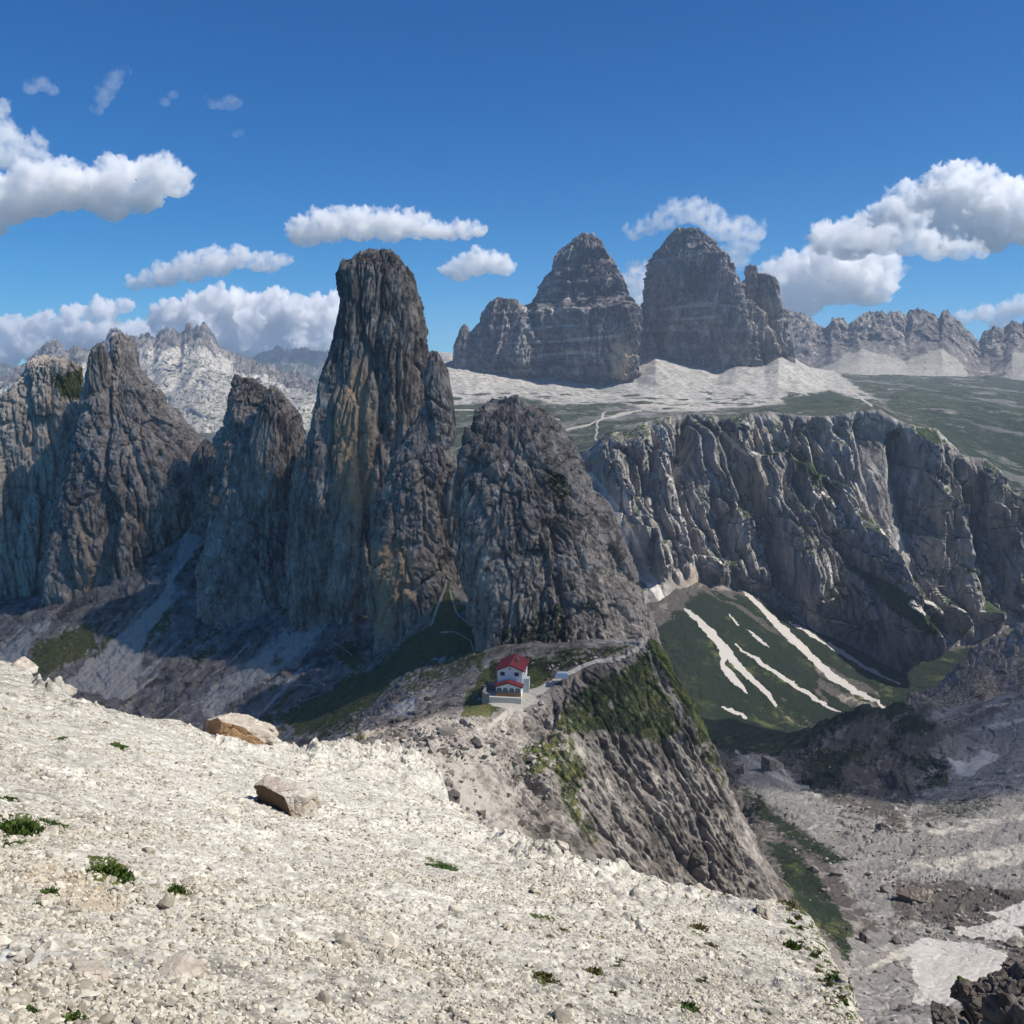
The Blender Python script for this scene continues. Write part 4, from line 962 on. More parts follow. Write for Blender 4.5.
def boulder(name, label, pos, dims, rot, seed, mat, planes=None, warmdir=None, tone=0., cat='boulder', group=None, sub=6, nplanes=12, rough=1.0):
    """one boulder: half spaces cut from a ball, then broken faces and pits"""
    import bmesh
    rng = np.random.RandomState(seed)
    bm = bmesh.new(); bmesh.ops.create_icosphere(bm, subdivisions=sub, radius=1)
    D = np.array([v.co[:] for v in bm.verts]); Fc = np.array([[v.index for v in f.verts] for f in bm.faces]); bm.free()
    D /= np.linalg.norm(D, axis=1, keepdims=True)
    if planes is None:
        nn = rng.normal(size=(nplanes, 3)); nn /= np.linalg.norm(nn, axis=1, keepdims=True); h = rng.uniform(.5, .9, nplanes)
    else:
        pl = np.array(planes, float); nn = pl[:, :3] / np.linalg.norm(pl[:, :3], axis=1, keepdims=True); h = pl[:, 3]
    r = np.minimum((h / np.maximum(D @ nn.T, 1e-3)).min(1), 1.25)
    Vl = D * r[:, None]
    face = np.argmin(h / np.maximum(D @ nn.T, 1e-3), axis=1)
    dv = np.array(dims) / 2.
    sc_ = float(np.mean(dims))
    q = Vl * dv
    n_ = .10 * facet((q / (sc_ * .3))[:, None], seed + 1)[:, 0] + .05 * facet((q / (sc_ * .11))[:, None], seed + 2)[:, 0] + .06 * fbm((q / (sc_ * .2))[:, None], 4, seed=seed + 3)[:, 0]
    Vl = Vl * (1 + n_ * rough)[:, None] * dv
    ce = (math.cos(rot), math.sin(rot))
    Vw = Vl.copy(); Vw[:, 0] = Vl[:, 0] * ce[0] - Vl[:, 1] * ce[1]; Vw[:, 1] = Vl[:, 0] * ce[1] + Vl[:, 1] * ce[0]
    att = {k: np.zeros(len(D), f32) for k in ATTRS}
    att['tone'] = tone + .5 * fbm((q / (sc_ * .25))[:, None], 4, seed=seed + 4)[:, 0]
    if warmdir is not None:
        att['warm'] = np.isin(face, warmdir) * (1.1 + .5 * fbm((q / (sc_ * .3))[:, None], 3, seed=seed + 5)[:, 0])
    o = mesh_from(name, Vw, Fc, mat, att, smooth=False)
    o.location = pos
    return thing(o, label, cat, group)

M_BOULDER = terrain_mat('boulder_rock', (.22, .185, .14), (.38, .33, .265), (.52, .475, .40), warm=(.33, .205, .11), size=.5, zsq=1, bump=.6, bump_dist=.05)
M_BOULDER2 = terrain_mat('brown_boulder_rock', (.19, .15, .11), (.36, .305, .24), (.50, .455, .385), warm=(.13, .085, .052), size=.5, zsq=1, bump=.6, bump_dist=.05)
M_SHADEDB = terrain_mat('dark_boulder_rock', (.05, .042, .035), (.12, .103, .088), (.24, .215, .19), warm=(.15, .11, .08), grass=((.03, .045, .01), (.08, .1, .02)), size=.8, zsq=1, bump=.6, bump_dist=.08)  # shade of the corner outcrop painted as a darker rock colour
def ground_at(u, v, lift=0.):
    x, y = on_slope(u, v)
    return (x, y, float(fore_z(np.array([[x]]), np.array([[y]]))[0, 0]) + lift)
pp = ground_at(238, 738)
m_px = pp[1] / F
boulder('boulder', 'big pale slab boulder with an orange broken face on the scree crest', (pp[0], pp[1], pp[2] + 22 * m_px), (72 * m_px, 46 * m_px, 40 * m_px), -.1, 205, M_BOULDER,
        planes=[(-.8, -.5, .12, .66), (.40, -.1, .92, .50), (.62, .1, .75, .60), (.1, -1, .15, .62), (.95, .1, .2, .95), (0, 1, .3, .7), (0, 0, -1, .7), (-.45, .1, .8, .80), (.5, -.7, .45, .72)], warmdir=[0, 3], tone=.15)
pp = ground_at(284, 812)
m_px = pp[1] / F
boulder('boulder', 'tilted pale boulder with a dark brown face, alone in the scree below the crest', (pp[0], pp[1], pp[2] + 15 * m_px), (80 * m_px, 40 * m_px, 40 * m_px), -.55, 215, M_BOULDER2,
        planes=[(-.35, -.95, -.1, .52), (.08, -.1, 1, .50), (.4, .1, .9, .62), (-1, 0, .1, .92), (1, -.1, .1, .86), (0, 1, .3, .8), (0, 0, -1, .7), (.85, -.55, .2, .8), (-.6, -.3, .7, .85)], warmdir=[0, 3], tone=.25)
pp = ground_at(50, 834); m_px = pp[1] / F
boulder('boulder', 'flat pale rock half buried beside the dark green tuft near the left edge', (pp[0], pp[1], pp[2]), (38 * m_px, 26 * m_px, 18 * m_px), -.5, 225, M_BOULDER, tone=.2, sub=5)
for i, (bu, bv, w, h, lab) in enumerate([(22, 668, 44, 20, 'rounded pale rock at the upper left end of the crest'), (66, 690, 30, 12, 'small pale rock capping the crest, right of the rounded one'), (352, 752, 26, 14, 'pale rock on the crest left of the craggy outcrop'),
                                         (742, 884, 20, 16, 'pale knob of rock on the slope edge below the dark cliff'), (700, 884, 30, 16, 'low pale rock on the slope edge, left of the knob'), (775, 893, 26, 14, 'pale rock on the slope edge, right of the knob'), (765, 920, 34, 20, 'cracked pale rock among the tufts below the slope edge'),
                                         (90, 980, 60, 26, 'broad pale slab at the lower left corner'), (180, 985, 70, 30, 'wide flat grey slab at the bottom of the picture'), (560, 868, 18, 10, 'little pale rock on the edge left of the dark cliff foot'), (388, 815, 16, 6, 'small dark rimmed stone in the bright scree')]):
    pp = ground_at(bu, bv); m_px = pp[1] / F
    boulder('rock', lab, (pp[0], pp[1], pp[2] - .0 * m_px), (w * m_px, w * .7 * m_px, h * 1.2 * m_px), i * 1.3, 240 + i * 7, M_BOULDER, tone=.15, cat='rock', sub=5)

# outcrop at the lower right corner; shade is put into its dark colour
for i, (bu, bv, Yb, w, h, lab) in enumerate([(1000, 1012, 21, 92, 84, 'large shaded rock at the lower right corner'), (948, 1022, 20, 56, 40, 'low shaded rock at the bottom, left of the large corner one'), (1024, 978, 22.5, 70, 50, 'upper shaded rock at the right edge over the snow patch'),
                                             (968, 996, 21.5, 38, 30, 'shaded mossy stone leaning on the corner rock'), (1040, 1050, 19, 120, 90, 'shaded rock base under the corner rocks')]):
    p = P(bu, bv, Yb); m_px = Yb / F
    o = boulder('dark_rock', lab, tuple(p), (w * m_px, w * .9 * m_px, h * 1.2 * m_px), i * 2.1, 300 + i * 9, M_SHADEDB, cat='rock', sub=6, nplanes=16, rough=1.6)
    me = o.data
    if i == 3:
        co_ = np.zeros(len(me.vertices) * 3, f32); me.vertices.foreach_get('co', co_)
        zz = co_.reshape(-1, 3)[:, 2]; me.attributes['grass'].data.foreach_set('value', (sst(zz, .1, .3) * .8).astype(f32))
# the rocky ledge that carries them
Zl = []
uu_ = np.linspace(0, 1, int(220 * RES)); vv_ = np.linspace(0, 1, int(220 * RES))
XX = 6.5 + 12 * uu_[None, :] + 0 * vv_[:, None]; YY = 12 + 14 * vv_[:, None] + 0 * uu_[None, :]
ZZ = -14.9 - 1.6 * np.maximum(0, 9.2 - XX) - 1.2 * np.maximum(0, YY - 21.5) + .25 * (XX - 9)
LV = np.stack([XX, YY, ZZ], -1); ZZ = ZZ + .5 * facet(LV / 1.6, 331) + .2 * facet(LV / .5, 332); LV[..., 2] = ZZ
structure(mesh_from('rock_ledge', LV, grid_faces(*LV.shape[:2]), M_SHADEDB, {k: np.zeros(LV.shape[:2], f32) for k in ATTRS}), 'shaded rocky ledge at the lower right corner')

# boulders lying in the valley
for i, (bu, bv, Yb, w, h, lab) in enumerate([(914, 890, 398, 36, 22, 'big dark boulder standing alone in the grey valley rubble'), (886, 880, 410, 12, 8, 'small grey boulder left of the big dark valley boulder'), (838, 858, 430, 14, 8, 'grey boulder on the grassy valley side'),
                                             (864, 938, 340, 14, 14, 'dark pointed boulder above the pale gully'), (1014, 946, 340, 34, 14, 'rounded grey hummock of rock by the right edge snow'), (884, 826, 500, 22, 10, 'grey boulder below the mossy hump'), (770, 745, 720, 26, 22, 'pale rounded rock hump below the green slope'), (742, 752, 700, 16, 16, 'dark rock tooth in the valley behind the promontory'), (930, 812, 540, 20, 7, 'low rock at the rim of the bright scree')]):
    tx, tz = tan_uv(bu, bv)
    x, y = float(tx * Yb), float(Yb); z = float(ground_z(np.array([[x]]), np.array([[y]]))[0, 0]); m_px = Yb / F
    boulder('valley_boulder', lab, (x, y, z + h * .25 * m_px), (w * m_px, w * .8 * m_px, h * 1.3 * m_px), i * 1.7, 400 + i * 5, M_TOWER if i in (0, 3, 7) else M_VALLEY, cat='boulder', sub=5, tone=-.5 if i in (0, 3) else 0)

# ================================================================== TUFTS OF ALPINE GREEN IN THE SCREE
def leaf_mat(name, a, b):
    m = bpy.data.materials.new(name); m.use_nodes = True; nt = m.node_tree; bs = nt.nodes['Principled BSDF']
    n = ramp(nt, attr(nt, 'tone'), -.6, .6); nt.links.new(mix(nt, n, a, b), bs.inputs['Base Color']); bs.inputs['Roughness'].default_value = .7
    bs.inputs['Specular IOR Level'].default_value = .2
    return m
M_LEAF = leaf_mat('tuft_leaf', (.022, .045, .008), (.085, .125, .022))
M_DRY = leaf_mat('dry_tuft_leaf', (.06, .06, .02), (.16, .14, .05))
def tuft(label, bu, bv, wpx, hpx, n, seed, mat=None, group=None):
    rng = np.random.RandomState(seed); c = ground_at(bu, bv); mp_ = c[1] / F
    rx, ry = wpx * mp_ * .5, wpx * mp_ * .45
    a = rng.uniform(0, 6.283, n); r = np.sqrt(rng.uniform(0, 1, n)) * (1 + .35 * np.sin(a * 3 + seed))
    x = c[0] + rx * r * np.cos(a); y = c[1] + ry * r * np.sin(a)
    z = fore_z(x[:, None], y[:, None])[:, 0] - .02
    L = hpx * mp_ * rng.uniform(.45, 1.1, n) * (1.15 - .6 * np.clip(r, 0, 1)); wd = L * rng.uniform(.18, .34, n)
    d = rng.normal(size=(n, 2)) * .45; az = rng.uniform(0, 6.283, n)
    b = np.stack([x, y, z], -1); t = b + np.stack([d[:, 0] * L, d[:, 1] * L, L], -1); mid = (b + t) / 2
    s = np.stack([np.cos(az) * wd, np.sin(az) * wd, 0 * wd], -1)
    Vt = np.stack([b, mid - s, t, mid + s], 1).reshape(-1, 3) - np.array(c)
    # low cushion the leaves grow from
    ka, kr = 26, 7
    aa = np.linspace(0, 6.283, ka, endpoint=False); rr = np.linspace(.02, 1.12, kr)
    cx_ = c[0] + rx * rr[:, None] * np.cos(aa) * (1 + .35 * np.sin(aa * 3 + seed)); cy_ = c[1] + ry * rr[:, None] * np.sin(aa) * (1 + .35 * np.sin(aa * 3 + seed))
    cz_ = fore_z(cx_, cy_) + (hpx * mp_ * .35) * (1 - rr[:, None] ** 2) + .02 * rng.normal(size=cx_.shape) - .05 * (rr[:, None] > 1)
    Vc = np.stack([cx_, cy_, cz_], -1).reshape(-1, 3) - np.array(c)
    o = mesh_from('alpine_tuft', np.concatenate([Vt, Vc]), np.concatenate([np.arange(n * 4).reshape(n, 4), grid_faces(kr, ka, True) + n * 4]), mat or M_LEAF,
                  {'tone': np.concatenate([np.repeat(rng.normal(size=n) * .4, 4), rng.normal(size=len(Vc)) * .3 - .3])}, smooth=False)
    o.location = c
    return thing(o, label, 'plant', group)
for i, (bu, bv, w, h, n, lab, mt) in enumerate([(113, 876, 46, 11, 1500, 'largest bright green tuft in the scree at the left', None), (20, 832, 40, 12, 1100, 'dark green tuft at the left edge beside the flat pale rock', None), (52, 826, 30, 5, 300, 'thin strip of green on the top edge of the flat pale rock', None),
                                            (177, 892, 20, 9, 380, 'small dark green tuft right of the largest one', None), (50, 896, 16, 7, 200, 'small tuft in the earthy patch below the flat pale rock', None), (38, 908, 10, 6, 120, 'tiny tuft below the earthy patch', None), (442, 864, 30, 4, 320, 'narrow flat strip of green in the middle of the bright scree', None),
                                            (8, 798, 18, 6, 160, 'small green tuft high on the left edge', None), (62, 740, 18, 4, 120, 'faint green strip below the crest at the left', None), (72, 1016, 22, 9, 260, 'green tuft at the bottom edge near the left corner', None), (30, 1006, 14, 7, 140, 'small tuft at the lower left corner', None),
                                            (545, 978, 26, 8, 220, 'dry olive tuft on the lower middle slope', M_DRY), (594, 974, 18, 7, 160, 'dry tuft right of the lower middle one', M_DRY), (700, 932, 20, 6, 160, 'flat dry tuft under the slope edge', M_DRY), (712, 950, 14, 5, 100, 'little dry tuft below the flat one', M_DRY),
                                            (793, 950, 16, 9, 220, 'round green tuft near the right end of the slope', None), (836, 985, 20, 9, 240, 'green tuft low on the right edge of the slope', None), (690, 1010, 24, 8, 200, 'dark tuft at the bottom right of the middle', None), (790, 905, 30, 6, 240, 'olive tuft on the slope edge at the right', M_DRY), (200, 712, 12, 3, 60, 'bit of green under the crest left of the orange faced boulder', None), (118, 748, 22, 4, 120, 'green streak in the scree under the crest', None)]):
    tuft(lab, bu, bv, w, h, n, 500 + i, mt)
rt = np.random.RandomState(77)
for i in range(26):
    k = rt.uniform(0, 1)
    if i < 16:
        bu, bv = 775 + 75 * k + rt.uniform(-12, 10), 902 + 110 * k + rt.uniform(-8, 8)
        tuft('tiny olive tuft among many along the right edge of the slope', bu, bv, rt.uniform(6, 14), rt.uniform(3, 6), 70, 560 + i, M_DRY if i % 3 else None, 'tiny tufts along the slope edge')
    else:
        tuft('tiny dry tuft scattered on the lower right scree', rt.uniform(500, 770), rt.uniform(930, 1018), rt.uniform(6, 12), rt.uniform(3, 6), 60, 560 + i, M_DRY if i % 2 else None, 'tiny tufts scattered on the lower scree')

# ================================================================== THE MOUNTAIN HUT
M_ROOF = plain_mat('red_metal_roof', (.15, .026, .030), .5, .18, .8)
M_WHITE = plain_mat('white_plaster', (.74, .73, .70), .85, .06, .7)
M_WOOD = plain_mat('brown_timber', (.33, .17, .075), .7, .25, 2.)
M_DARK = plain_mat('dark_window_glass', (.02, .023, .028), .25, .1)
M_SHUT = plain_mat('grey_green_shutter', (.07, .085, .08), .7, .15)
M_WALLST = plain_mat('terrace_stone', (.20, .19, .19), .9, .4, .9)
M_SLAB = plain_mat('pale_paving', (.5, .47, .40), .9, .2, .6)
M_TANK = plain_mat('pale_green_metal', (.36, .43, .43), .5, .1)
M_BLUE = plain_mat('pale_blue_sheet', (.30, .38, .47), .5, .1)
M_FASCIA = plain_mat('dark_red_fascia', (.10, .014, .018), .6, .15)
import bmesh
from mathutils import Matrix, Vector
class MB:
    def __init__(self): self.bm = bmesh.new()
    def box(self, x0, x1, y0, y1, z0, z1, bev=0.0):
        vs_ = [self.bm.verts.new((x, y, z)) for x in (x0, x1) for y in (y0, y1) for z in (z0, z1)]
        for f in ((0, 1, 3, 2), (4, 6, 7, 5), (0, 4, 5, 1), (2, 3, 7, 6), (0, 2, 6, 4), (1, 5, 7, 3)):
            self.bm.faces.new([vs_[i] for i in f])
        return self
    def prism(self, pts, y0, y1):
        a = [self.bm.verts.new((x, y0, z)) for x, z in pts]; b = [self.bm.verts.new((x, y1, z)) for x, z in pts]
        self.bm.faces.new(a); self.bm.faces.new(b[::-1]); n = len(pts)
        for i in range(n):
            self.bm.faces.new([a[i], b[i], b[(i + 1) % n], a[(i + 1) % n]])
        return self
    def build(self, name, mat, parent):
        bmesh.ops.recalc_face_normals(self.bm, faces=self.bm.faces[:])
        me = bpy.data.meshes.new(name); self.bm.to_mesh(me); self.bm.free(); me.materials.append(mat)
        o = bpy.data.objects.new(name, me); COL.objects.link(o); o.parent = parent
        return o
hp = P(508.5, 694.5, 338)
hut = bpy.data.objects.new('mountain_hut', None); COL.objects.link(hut); hut.location = hp; hut.rotation_euler = (0, 0, math.radians(-8))
thing(hut, 'white mountain hut with two red gabled roofs on the saddle below the dark towers', 'mountain hut')
W, E, Rg, L0, L1 = 4.35, 7.5, 9.3, 3.6, 17.0        # half width, eave and ridge height, front and back of the main house
MB().prism([(-W, -3), (W, -3), (W, E), (0, Rg - .25), (-W, E)], L0, L1).build('wall', M_WHITE, hut)
def roof(name, w, e, r, y0, y1, over, t=.28):
    k = (r - e) / w; xo = w + over
    m_ = MB()
    m_.prism([(-xo, e - k * over), (0, r), (xo, e - k * over), (xo, e - k * over + t), (0, r + t), (-xo, e - k * over + t)], y0 - over, y1 + over)
    o = m_.build(name, M_ROOF, hut)
    f = MB(); f.prism([(-xo - .03, e - k * over - .12), (0, r - .12), (xo + .03, e - k * over - .12), (xo + .03, e - k * over + t + .05), (0, r + t + .05), (-xo - .03, e - k * over + t + .05)], y0 - over - .14, y0 - over - .004)
    f.build('fascia', M_FASCIA, o)
    s = MB()
    for i in range(int((y1 - y0 + 2 * over) / 1.0)):
        yy = y0 - over + .5 + i
        s.prism([(-xo, e - k * over + t + .003), (0, r + t + .003), (xo, e - k * over + t + .003), (xo, e - k * over + t + .06), (0, r + t + .06), (-xo, e - k * over + t + .06)], yy, yy + .06)
    s.build('seam', M_ROOF, o)
    return o
mr = roof('roof', W, E, Rg, L0, L1, .75)
MB().box(1.5, 2.2, 9.5, 10.3, 7.9, 10.3).build('chimney', M_WALLST, mr)
PW, PE, PR = 4.3, 2.75, 4.1                           # the porch wing in front
MB().prism([(-PW, -1.5), (PW, -1.5), (PW, PE), (0, PR - .2), (-PW, PE)], 0, L0 - .004).build('porch_wall', M_WHITE, hut)
roof('porch_roof', PW, PE, PR, 0, L0 - .85, .62)
for x in (-2.6, 2.3):
    f = MB().box(x - .78, x + .78, L0 - .10, L0 - .003, 5.5, 6.8).build('window', M_SHUT, hut)
    MB().box(x - .45, x + .45, L0 - .13, L0 - .103, 5.6, 6.7).build('pane', M_DARK, f)
    MB().box(x - .85, x + .85, L0 - .2, L0 - .104, 5.37, 5.49).build('sill', M_WHITE, f)
f = MB().box(-.25, .25, L0 - .06, L0 - .003, 7.7, 8.2).build('window', M_DARK, hut)
for x in (-3.2, -1.1, 1.1, 3.2):
    a = [(x - .82, .95)] + [(x + .82 * math.cos(t), 1.55 + .72 * math.sin(t)) for t in np.linspace(math.pi, 0, 9)] + [(x + .82, .95)]
    f = MB().prism(a, -.06, -.003).build('window', M_DARK, hut)
    MB().box(x - .04, x + .04, -.09, -.063, .95, 2.2).box(x - .8, x + .8, -.089, -.064, 1.5, 1.57).build('frame', M_WHITE, f)
MB().box(-PW - .02, PW + .02, -.35, -.1, -.5, .82).build('balcony', M_WOOD, hut)
m_ = MB()
for i in range(30):
    x = -PW + .15 + i * (2 * PW - .3) / 29
    m_.box(x - .09, x + .09, -.40, -.353, -.45, .75)
m_.build('board', M_WOOD, hut)
for y in (6.0, 9.0, 12.0):
    f = MB().box(W + .003, W + .07, y - .5, y + .5, 4.4, 5.7).build('window', M_SHUT, hut); MB().box(W + .073, W + .1, y - .32, y + .32, 4.5, 5.6).build('pane', M_DARK, f)
    f = MB().box(W + .003, W + .07, y - .5, y + .5, 1.4, 2.7).build('window', M_SHUT, hut); MB().box(W + .073, W + .1, y - .32, y + .32, 1.5, 2.6).build('pane', M_DARK, f)
MB().box(W + .1, W + 2.0, 5, 8.5, -1.5, 4.2).build('side_annex', M_TANK, hut)
ter = bpy.data.objects.new('stone_terrace', None); COL.objects.link(ter); ter.location = hp; ter.rotation_euler = (0, 0, math.radians(-8))
thing(ter, 'walled stone terrace in front and to the left of the hut', 'terrace')
MB().box(-6.4, 4.6, -1.7, -.41, -2.6, -.62).build('paving', M_SLAB, ter)
MB().box(-8.2, -4.45, -.4, 6, -3, -.75).build('paving', M_SLAB, ter)
MB().box(-8.8, -8.203, -1.7, 6, -4.5, 1.2).box(-8.2, -6.41, -1.7, -1.2, -4.5, .5).box(-8.2, -4.6, 6.003, 6.5, -3, 2.0).build('parapet', M_WALLST, ter)
tp = P(562, 674.5, 344)
tk = MB().prism([(-2.3, -1.2), (2.3, -1.2), (2.3, .1), (1.6, .75), (-1.6, .75), (-2.3, .1)], -1.1, 1.1).build('water_tank', M_BLUE, None)
tk.location = tp; thing(tk, 'low pale blue tank beside the path right of the hut', 'tank')

# ================================================================== CLOUDS
def cloud_mat(name, dens, cell=None, g=.15):
    m = bpy.data.materials.new(name); m.use_nodes = True; nt = m.node_tree; nt.nodes.clear()
    out = nd(nt, 'ShaderNodeOutputMaterial'); vol = nd(nt, 'ShaderNodeVolumeScatter')
    vol.inputs['Color'].default_value = (.995, .995, .995, 1); vol.inputs['Density'].default_value = dens; vol.inputs['Anisotropy'].default_value = g
    if cell:
        tc = nd(nt, 'ShaderNodeTexCoord'); n = noise(nt, tc.outputs['Object'], 1 / cell, 5, .62)
        k = nd(nt, 'ShaderNodeMapRange'); k.inputs[1].default_value = .40; k.inputs[2].default_value = .66; k.inputs[3].default_value = .05 * dens; k.inputs[4].default_value = 2.6 * dens
        nt.links.new(n, k.inputs[0]); nt.links.new(k.outputs[0], vol.inputs['Density'])
    nt.links.new(vol.outputs[0], out.inputs['Volume'])
    return m
def blob_mesh(centres, radii, voxel):
    bm = bmesh.new()
    for c, r in zip(centres, radii):
        bmesh.ops.create_icosphere(bm, subdivisions=3, radius=1, matrix=Matrix.Translation(c) @ Matrix.Diagonal((*r, 1)))
    me = bpy.data.meshes.new('tmp'); bm.to_mesh(me); bm.free()
    o = bpy.data.objects.new('tmp', me); COL.objects.link(o)
    md = o.modifiers.new('r', 'REMESH'); md.mode = 'VOXEL'; md.voxel_size = voxel
    dg = bpy.context.evaluated_depsgraph_get(); ev = o.evaluated_get(dg); em = ev.to_mesh()
    n = len(em.vertices); Vc = np.zeros(n * 3, f32); em.vertices.foreach_get('co', Vc); Nn = np.zeros(n * 3, f32); em.vertices.foreach_get('normal', Nn)
    Fq = np.array([p.vertices[:] for p in em.polygons if len(p.vertices) == 4], np.int32)
    ev.to_mesh_clear(); bpy.data.objects.remove(o); bpy.data.meshes.remove(me)
    return Vc.reshape(-1, 3), Nn.reshape(-1, 3), Fq
def cloud(label, Y, blobs, dens, seed, billow=.42, spread=.6, extra=3, squash=.55):
    """blobs: (u, v, radius px); puffs are grown round each, the base stays flatter"""
    rng = np.random.RandomState(seed); cs, rs = [], []
    for bu, bv, r in blobs:
        rm = 1.1 * r * Y / F; c = P(bu, bv, Y); cs.append(c); rs.append((rm, rm * .9, rm * .8))
        for k in range(extra):
            a = rng.uniform(0, 6.283); q = rng.uniform(.55, .95); e = rng.uniform(-.15, .9); rr = rm * rng.uniform(.3, .6)
            cs.append(c + np.array([math.cos(a) * rm * q, rng.uniform(-1, 1) * rm * spread, e * rm * .75])); rs.append((rr, rr, rr * .9))
    rmean = np.mean([r for _, _, r in blobs]) * Y / F
    Vc, Nn, Fq = blob_mesh(cs, rs, rmean / 20)
    p = Vc[:, None]
    w_ = np.stack([fbm(p / (rmean * .8), 3, seed=seed + i) for i in (1, 2, 3)], -1) * rmean * .25
    d = (np.abs(fbm((p + w_) / (rmean * .55), 2, seed=seed + 5)) * 1.6 - .25) + .5 * (np.abs(fbm((p + w_ * .5) / (rmean * .22), 2, seed=seed + 6)) * 1.6 - .2) + .32 * (np.abs(fbm(p / (rmean * .09), 3, seed=seed + 7)) * 2 - .25)
    d = d[:, 0] * (.35 + .65 * sst(Nn[:, 2], -.6, .2))
    Vc = Vc + Nn * (d * rmean * billow)[:, None]
    ctr = Vc.mean(0)
    o = mesh_from('cloud', Vc - ctr, Fq, cloud_mat('cloud_air', dens * .95, rmean * (.7 if dens > .0025 else 1.6)), None)
    o.location = ctr
    return thing(o, label, 'cloud')
CL = os.environ.get('CLOUDS', '1') == '1'
if CL:
    D = .010
    cloud('long white cloud at the left edge, highest of the big left ones', 9500, [(-30, 205, 30), (5, 200, 27), (35, 192, 27), (65, 186, 27), (95, 190, 24), (125, 184, 25), (155, 178, 22), (175, 185, 14), (110, 205, 18), (140, 200, 16), (-5, 225, 12)], .012, 1001)
    cloud('ragged grey cloud at the left edge above the long white one', 9800, [(-10, 130, 22), (5, 150, 22), (25, 160, 18), (-5, 108, 12), (45, 168, 10)], .0045, 1011)
    cloud('flat white cloud over the left of the tall spire', 11500, [(305, 232, 17), (330, 226, 19), (360, 224, 19), (390, 226, 18), (420, 226, 15), (435, 230, 11), (450, 232, 10), (465, 231, 10), (478, 230, 8)], .010, 1021, squash=.4)
    cloud('small white puff right of the tall spire', 12500, [(460, 270, 13), (475, 264, 14), (492, 262, 13), (505, 267, 10)], .010, 1031)
    cloud('long low cloud bank on the left horizon', 21000, [(-20, 335, 18), (15, 330, 16), (45, 325, 14), (75, 318, 14), (105, 310, 12), (125, 306, 8), (30, 345, 18), (75, 338, 18), (0, 355, 18), (110, 335, 18), (55, 350, 18), (140, 335, 16)], .010, 1041)
    cloud('soft grey white cloud above the left range', 17000, [(165, 275, 14), (190, 268, 16), (215, 262, 17), (240, 258, 12), (258, 262, 11), (270, 264, 10), (285, 260, 7), (150, 280, 10), (135, 284, 8)], .006, 1051)
    cloud('heaped cumulus behind the left range', 19000, [(170, 318, 18), (200, 312, 20), (235, 308, 20), (262, 315, 22), (292, 322, 24), (318, 312, 18), (335, 320, 20), (245, 338, 24), (300, 345, 24), (360, 335, 22), (215, 340, 24), (270, 348, 24), (330, 348, 24), (180, 340, 22)], .012, 1061)
    cloud('thin grey cloud curling behind the middle peak', 12500, [(635, 234, 8), (650, 227, 10), (665, 220, 12), (680, 213, 13), (695, 211, 14), (710, 218, 15), (722, 228, 15), (738, 232, 15), (752, 232, 13), (745, 246, 13), (735, 258, 14), (720, 262, 14)], .0032, 1071)
    cloud('white cloud in the gap between the two great peaks', 12500, [(628, 285, 14), (640, 278, 14), (648, 300, 16), (622, 300, 10)], .006, 1081)
    cloud('tall bright cumulus above the right hand ridge', 13500, [(1040, 225, 26), (1005, 215, 25), (985, 205, 25), (960, 190, 24), (935, 205, 26), (905, 215, 24), (880, 232, 22), (850, 240, 23), (828, 240, 17), (1010, 190, 14), (940, 182, 14), (905, 192, 12), (962, 178, 14), (990, 235, 20), (945, 235, 22)], .010, 1091, extra=5)
    cloud('white cumulus mass behind the smallest peak', 15500, [(785, 278, 22), (810, 280, 27), (840, 280, 28), (868, 284, 25), (888, 272, 15), (830, 262, 20), (870, 255, 16), (800, 300, 22), (850, 265, 18), (770, 300, 20), (765, 280, 12)], .008, 1101, extra=4)
    cloud('darker flat cloud layer in front of the bright cumulus', 10000, [(835, 240, 12), (860, 238, 15), (885, 240, 17), (910, 242, 16), (935, 248, 15), (960, 250, 12), (915, 225, 12), (980, 252, 8)], .007, 1111)
    cloud('small white cloud low at the right edge', 18000, [(965, 318, 8), (985, 314, 10), (1010, 310, 12), (1035, 306, 14), (1000, 325, 10)], .006, 1121)
    cloud('tiny faint wisp high at the left', 9000, [(30, 88, 7), (42, 84, 8), (52, 90, 6)], .0022, 1131)
    cloud('upright thin wisp high at the left', 9000, [(97, 110, 6), (102, 102, 7), (106, 94, 8), (111, 86, 8), (116, 78, 8), (122, 72, 6)], .0018, 1141)
    cloud('faint shred of cloud above the long white one', 9000, [(165, 102, 5), (173, 95, 5)], .0015, 1151)
    cloud('pair of faint shreds left of the open sky', 9000, [(213, 104, 6), (221, 104, 6), (230, 103, 8)], .0013, 1161)
    cloud('faint speck of cloud below the pair of shreds', 9000, [(236, 134, 4), (240, 133, 4)], .0013, 1162)
    # clouds overhead and to the right, out of the picture, whose shadows lie on the towers and the valley
    S_ = np.array([math.sin(SUN_AZ) * math.cos(SUN_EL), math.cos(SUN_AZ) * math.cos(SUN_EL), math.sin(SUN_EL)])
    def shade_cloud(label, targets, z, dens, seed):
        cs, rs = [], []
        for (x, y, zz, rx, ry) in targets:
            c = np.array([x, y, zz]) + S_ * ((z - zz) / S_[2]); cs.append(c); rs.append((rx, ry, 110))
        Vc, Nn, Fq = blob_mesh(cs, rs, 22)
        d = fbm(Vc[:, None] / 160., 4, seed=seed)[:, 0] * 55
        Vc = Vc + Nn * d[:, None]; ctr = Vc.mean(0)
        o = mesh_from('cloud', Vc - ctr, Fq, cloud_mat('cloud_air', dens, None, .72), None); o.location = ctr
        return thing(o, label, 'cloud')
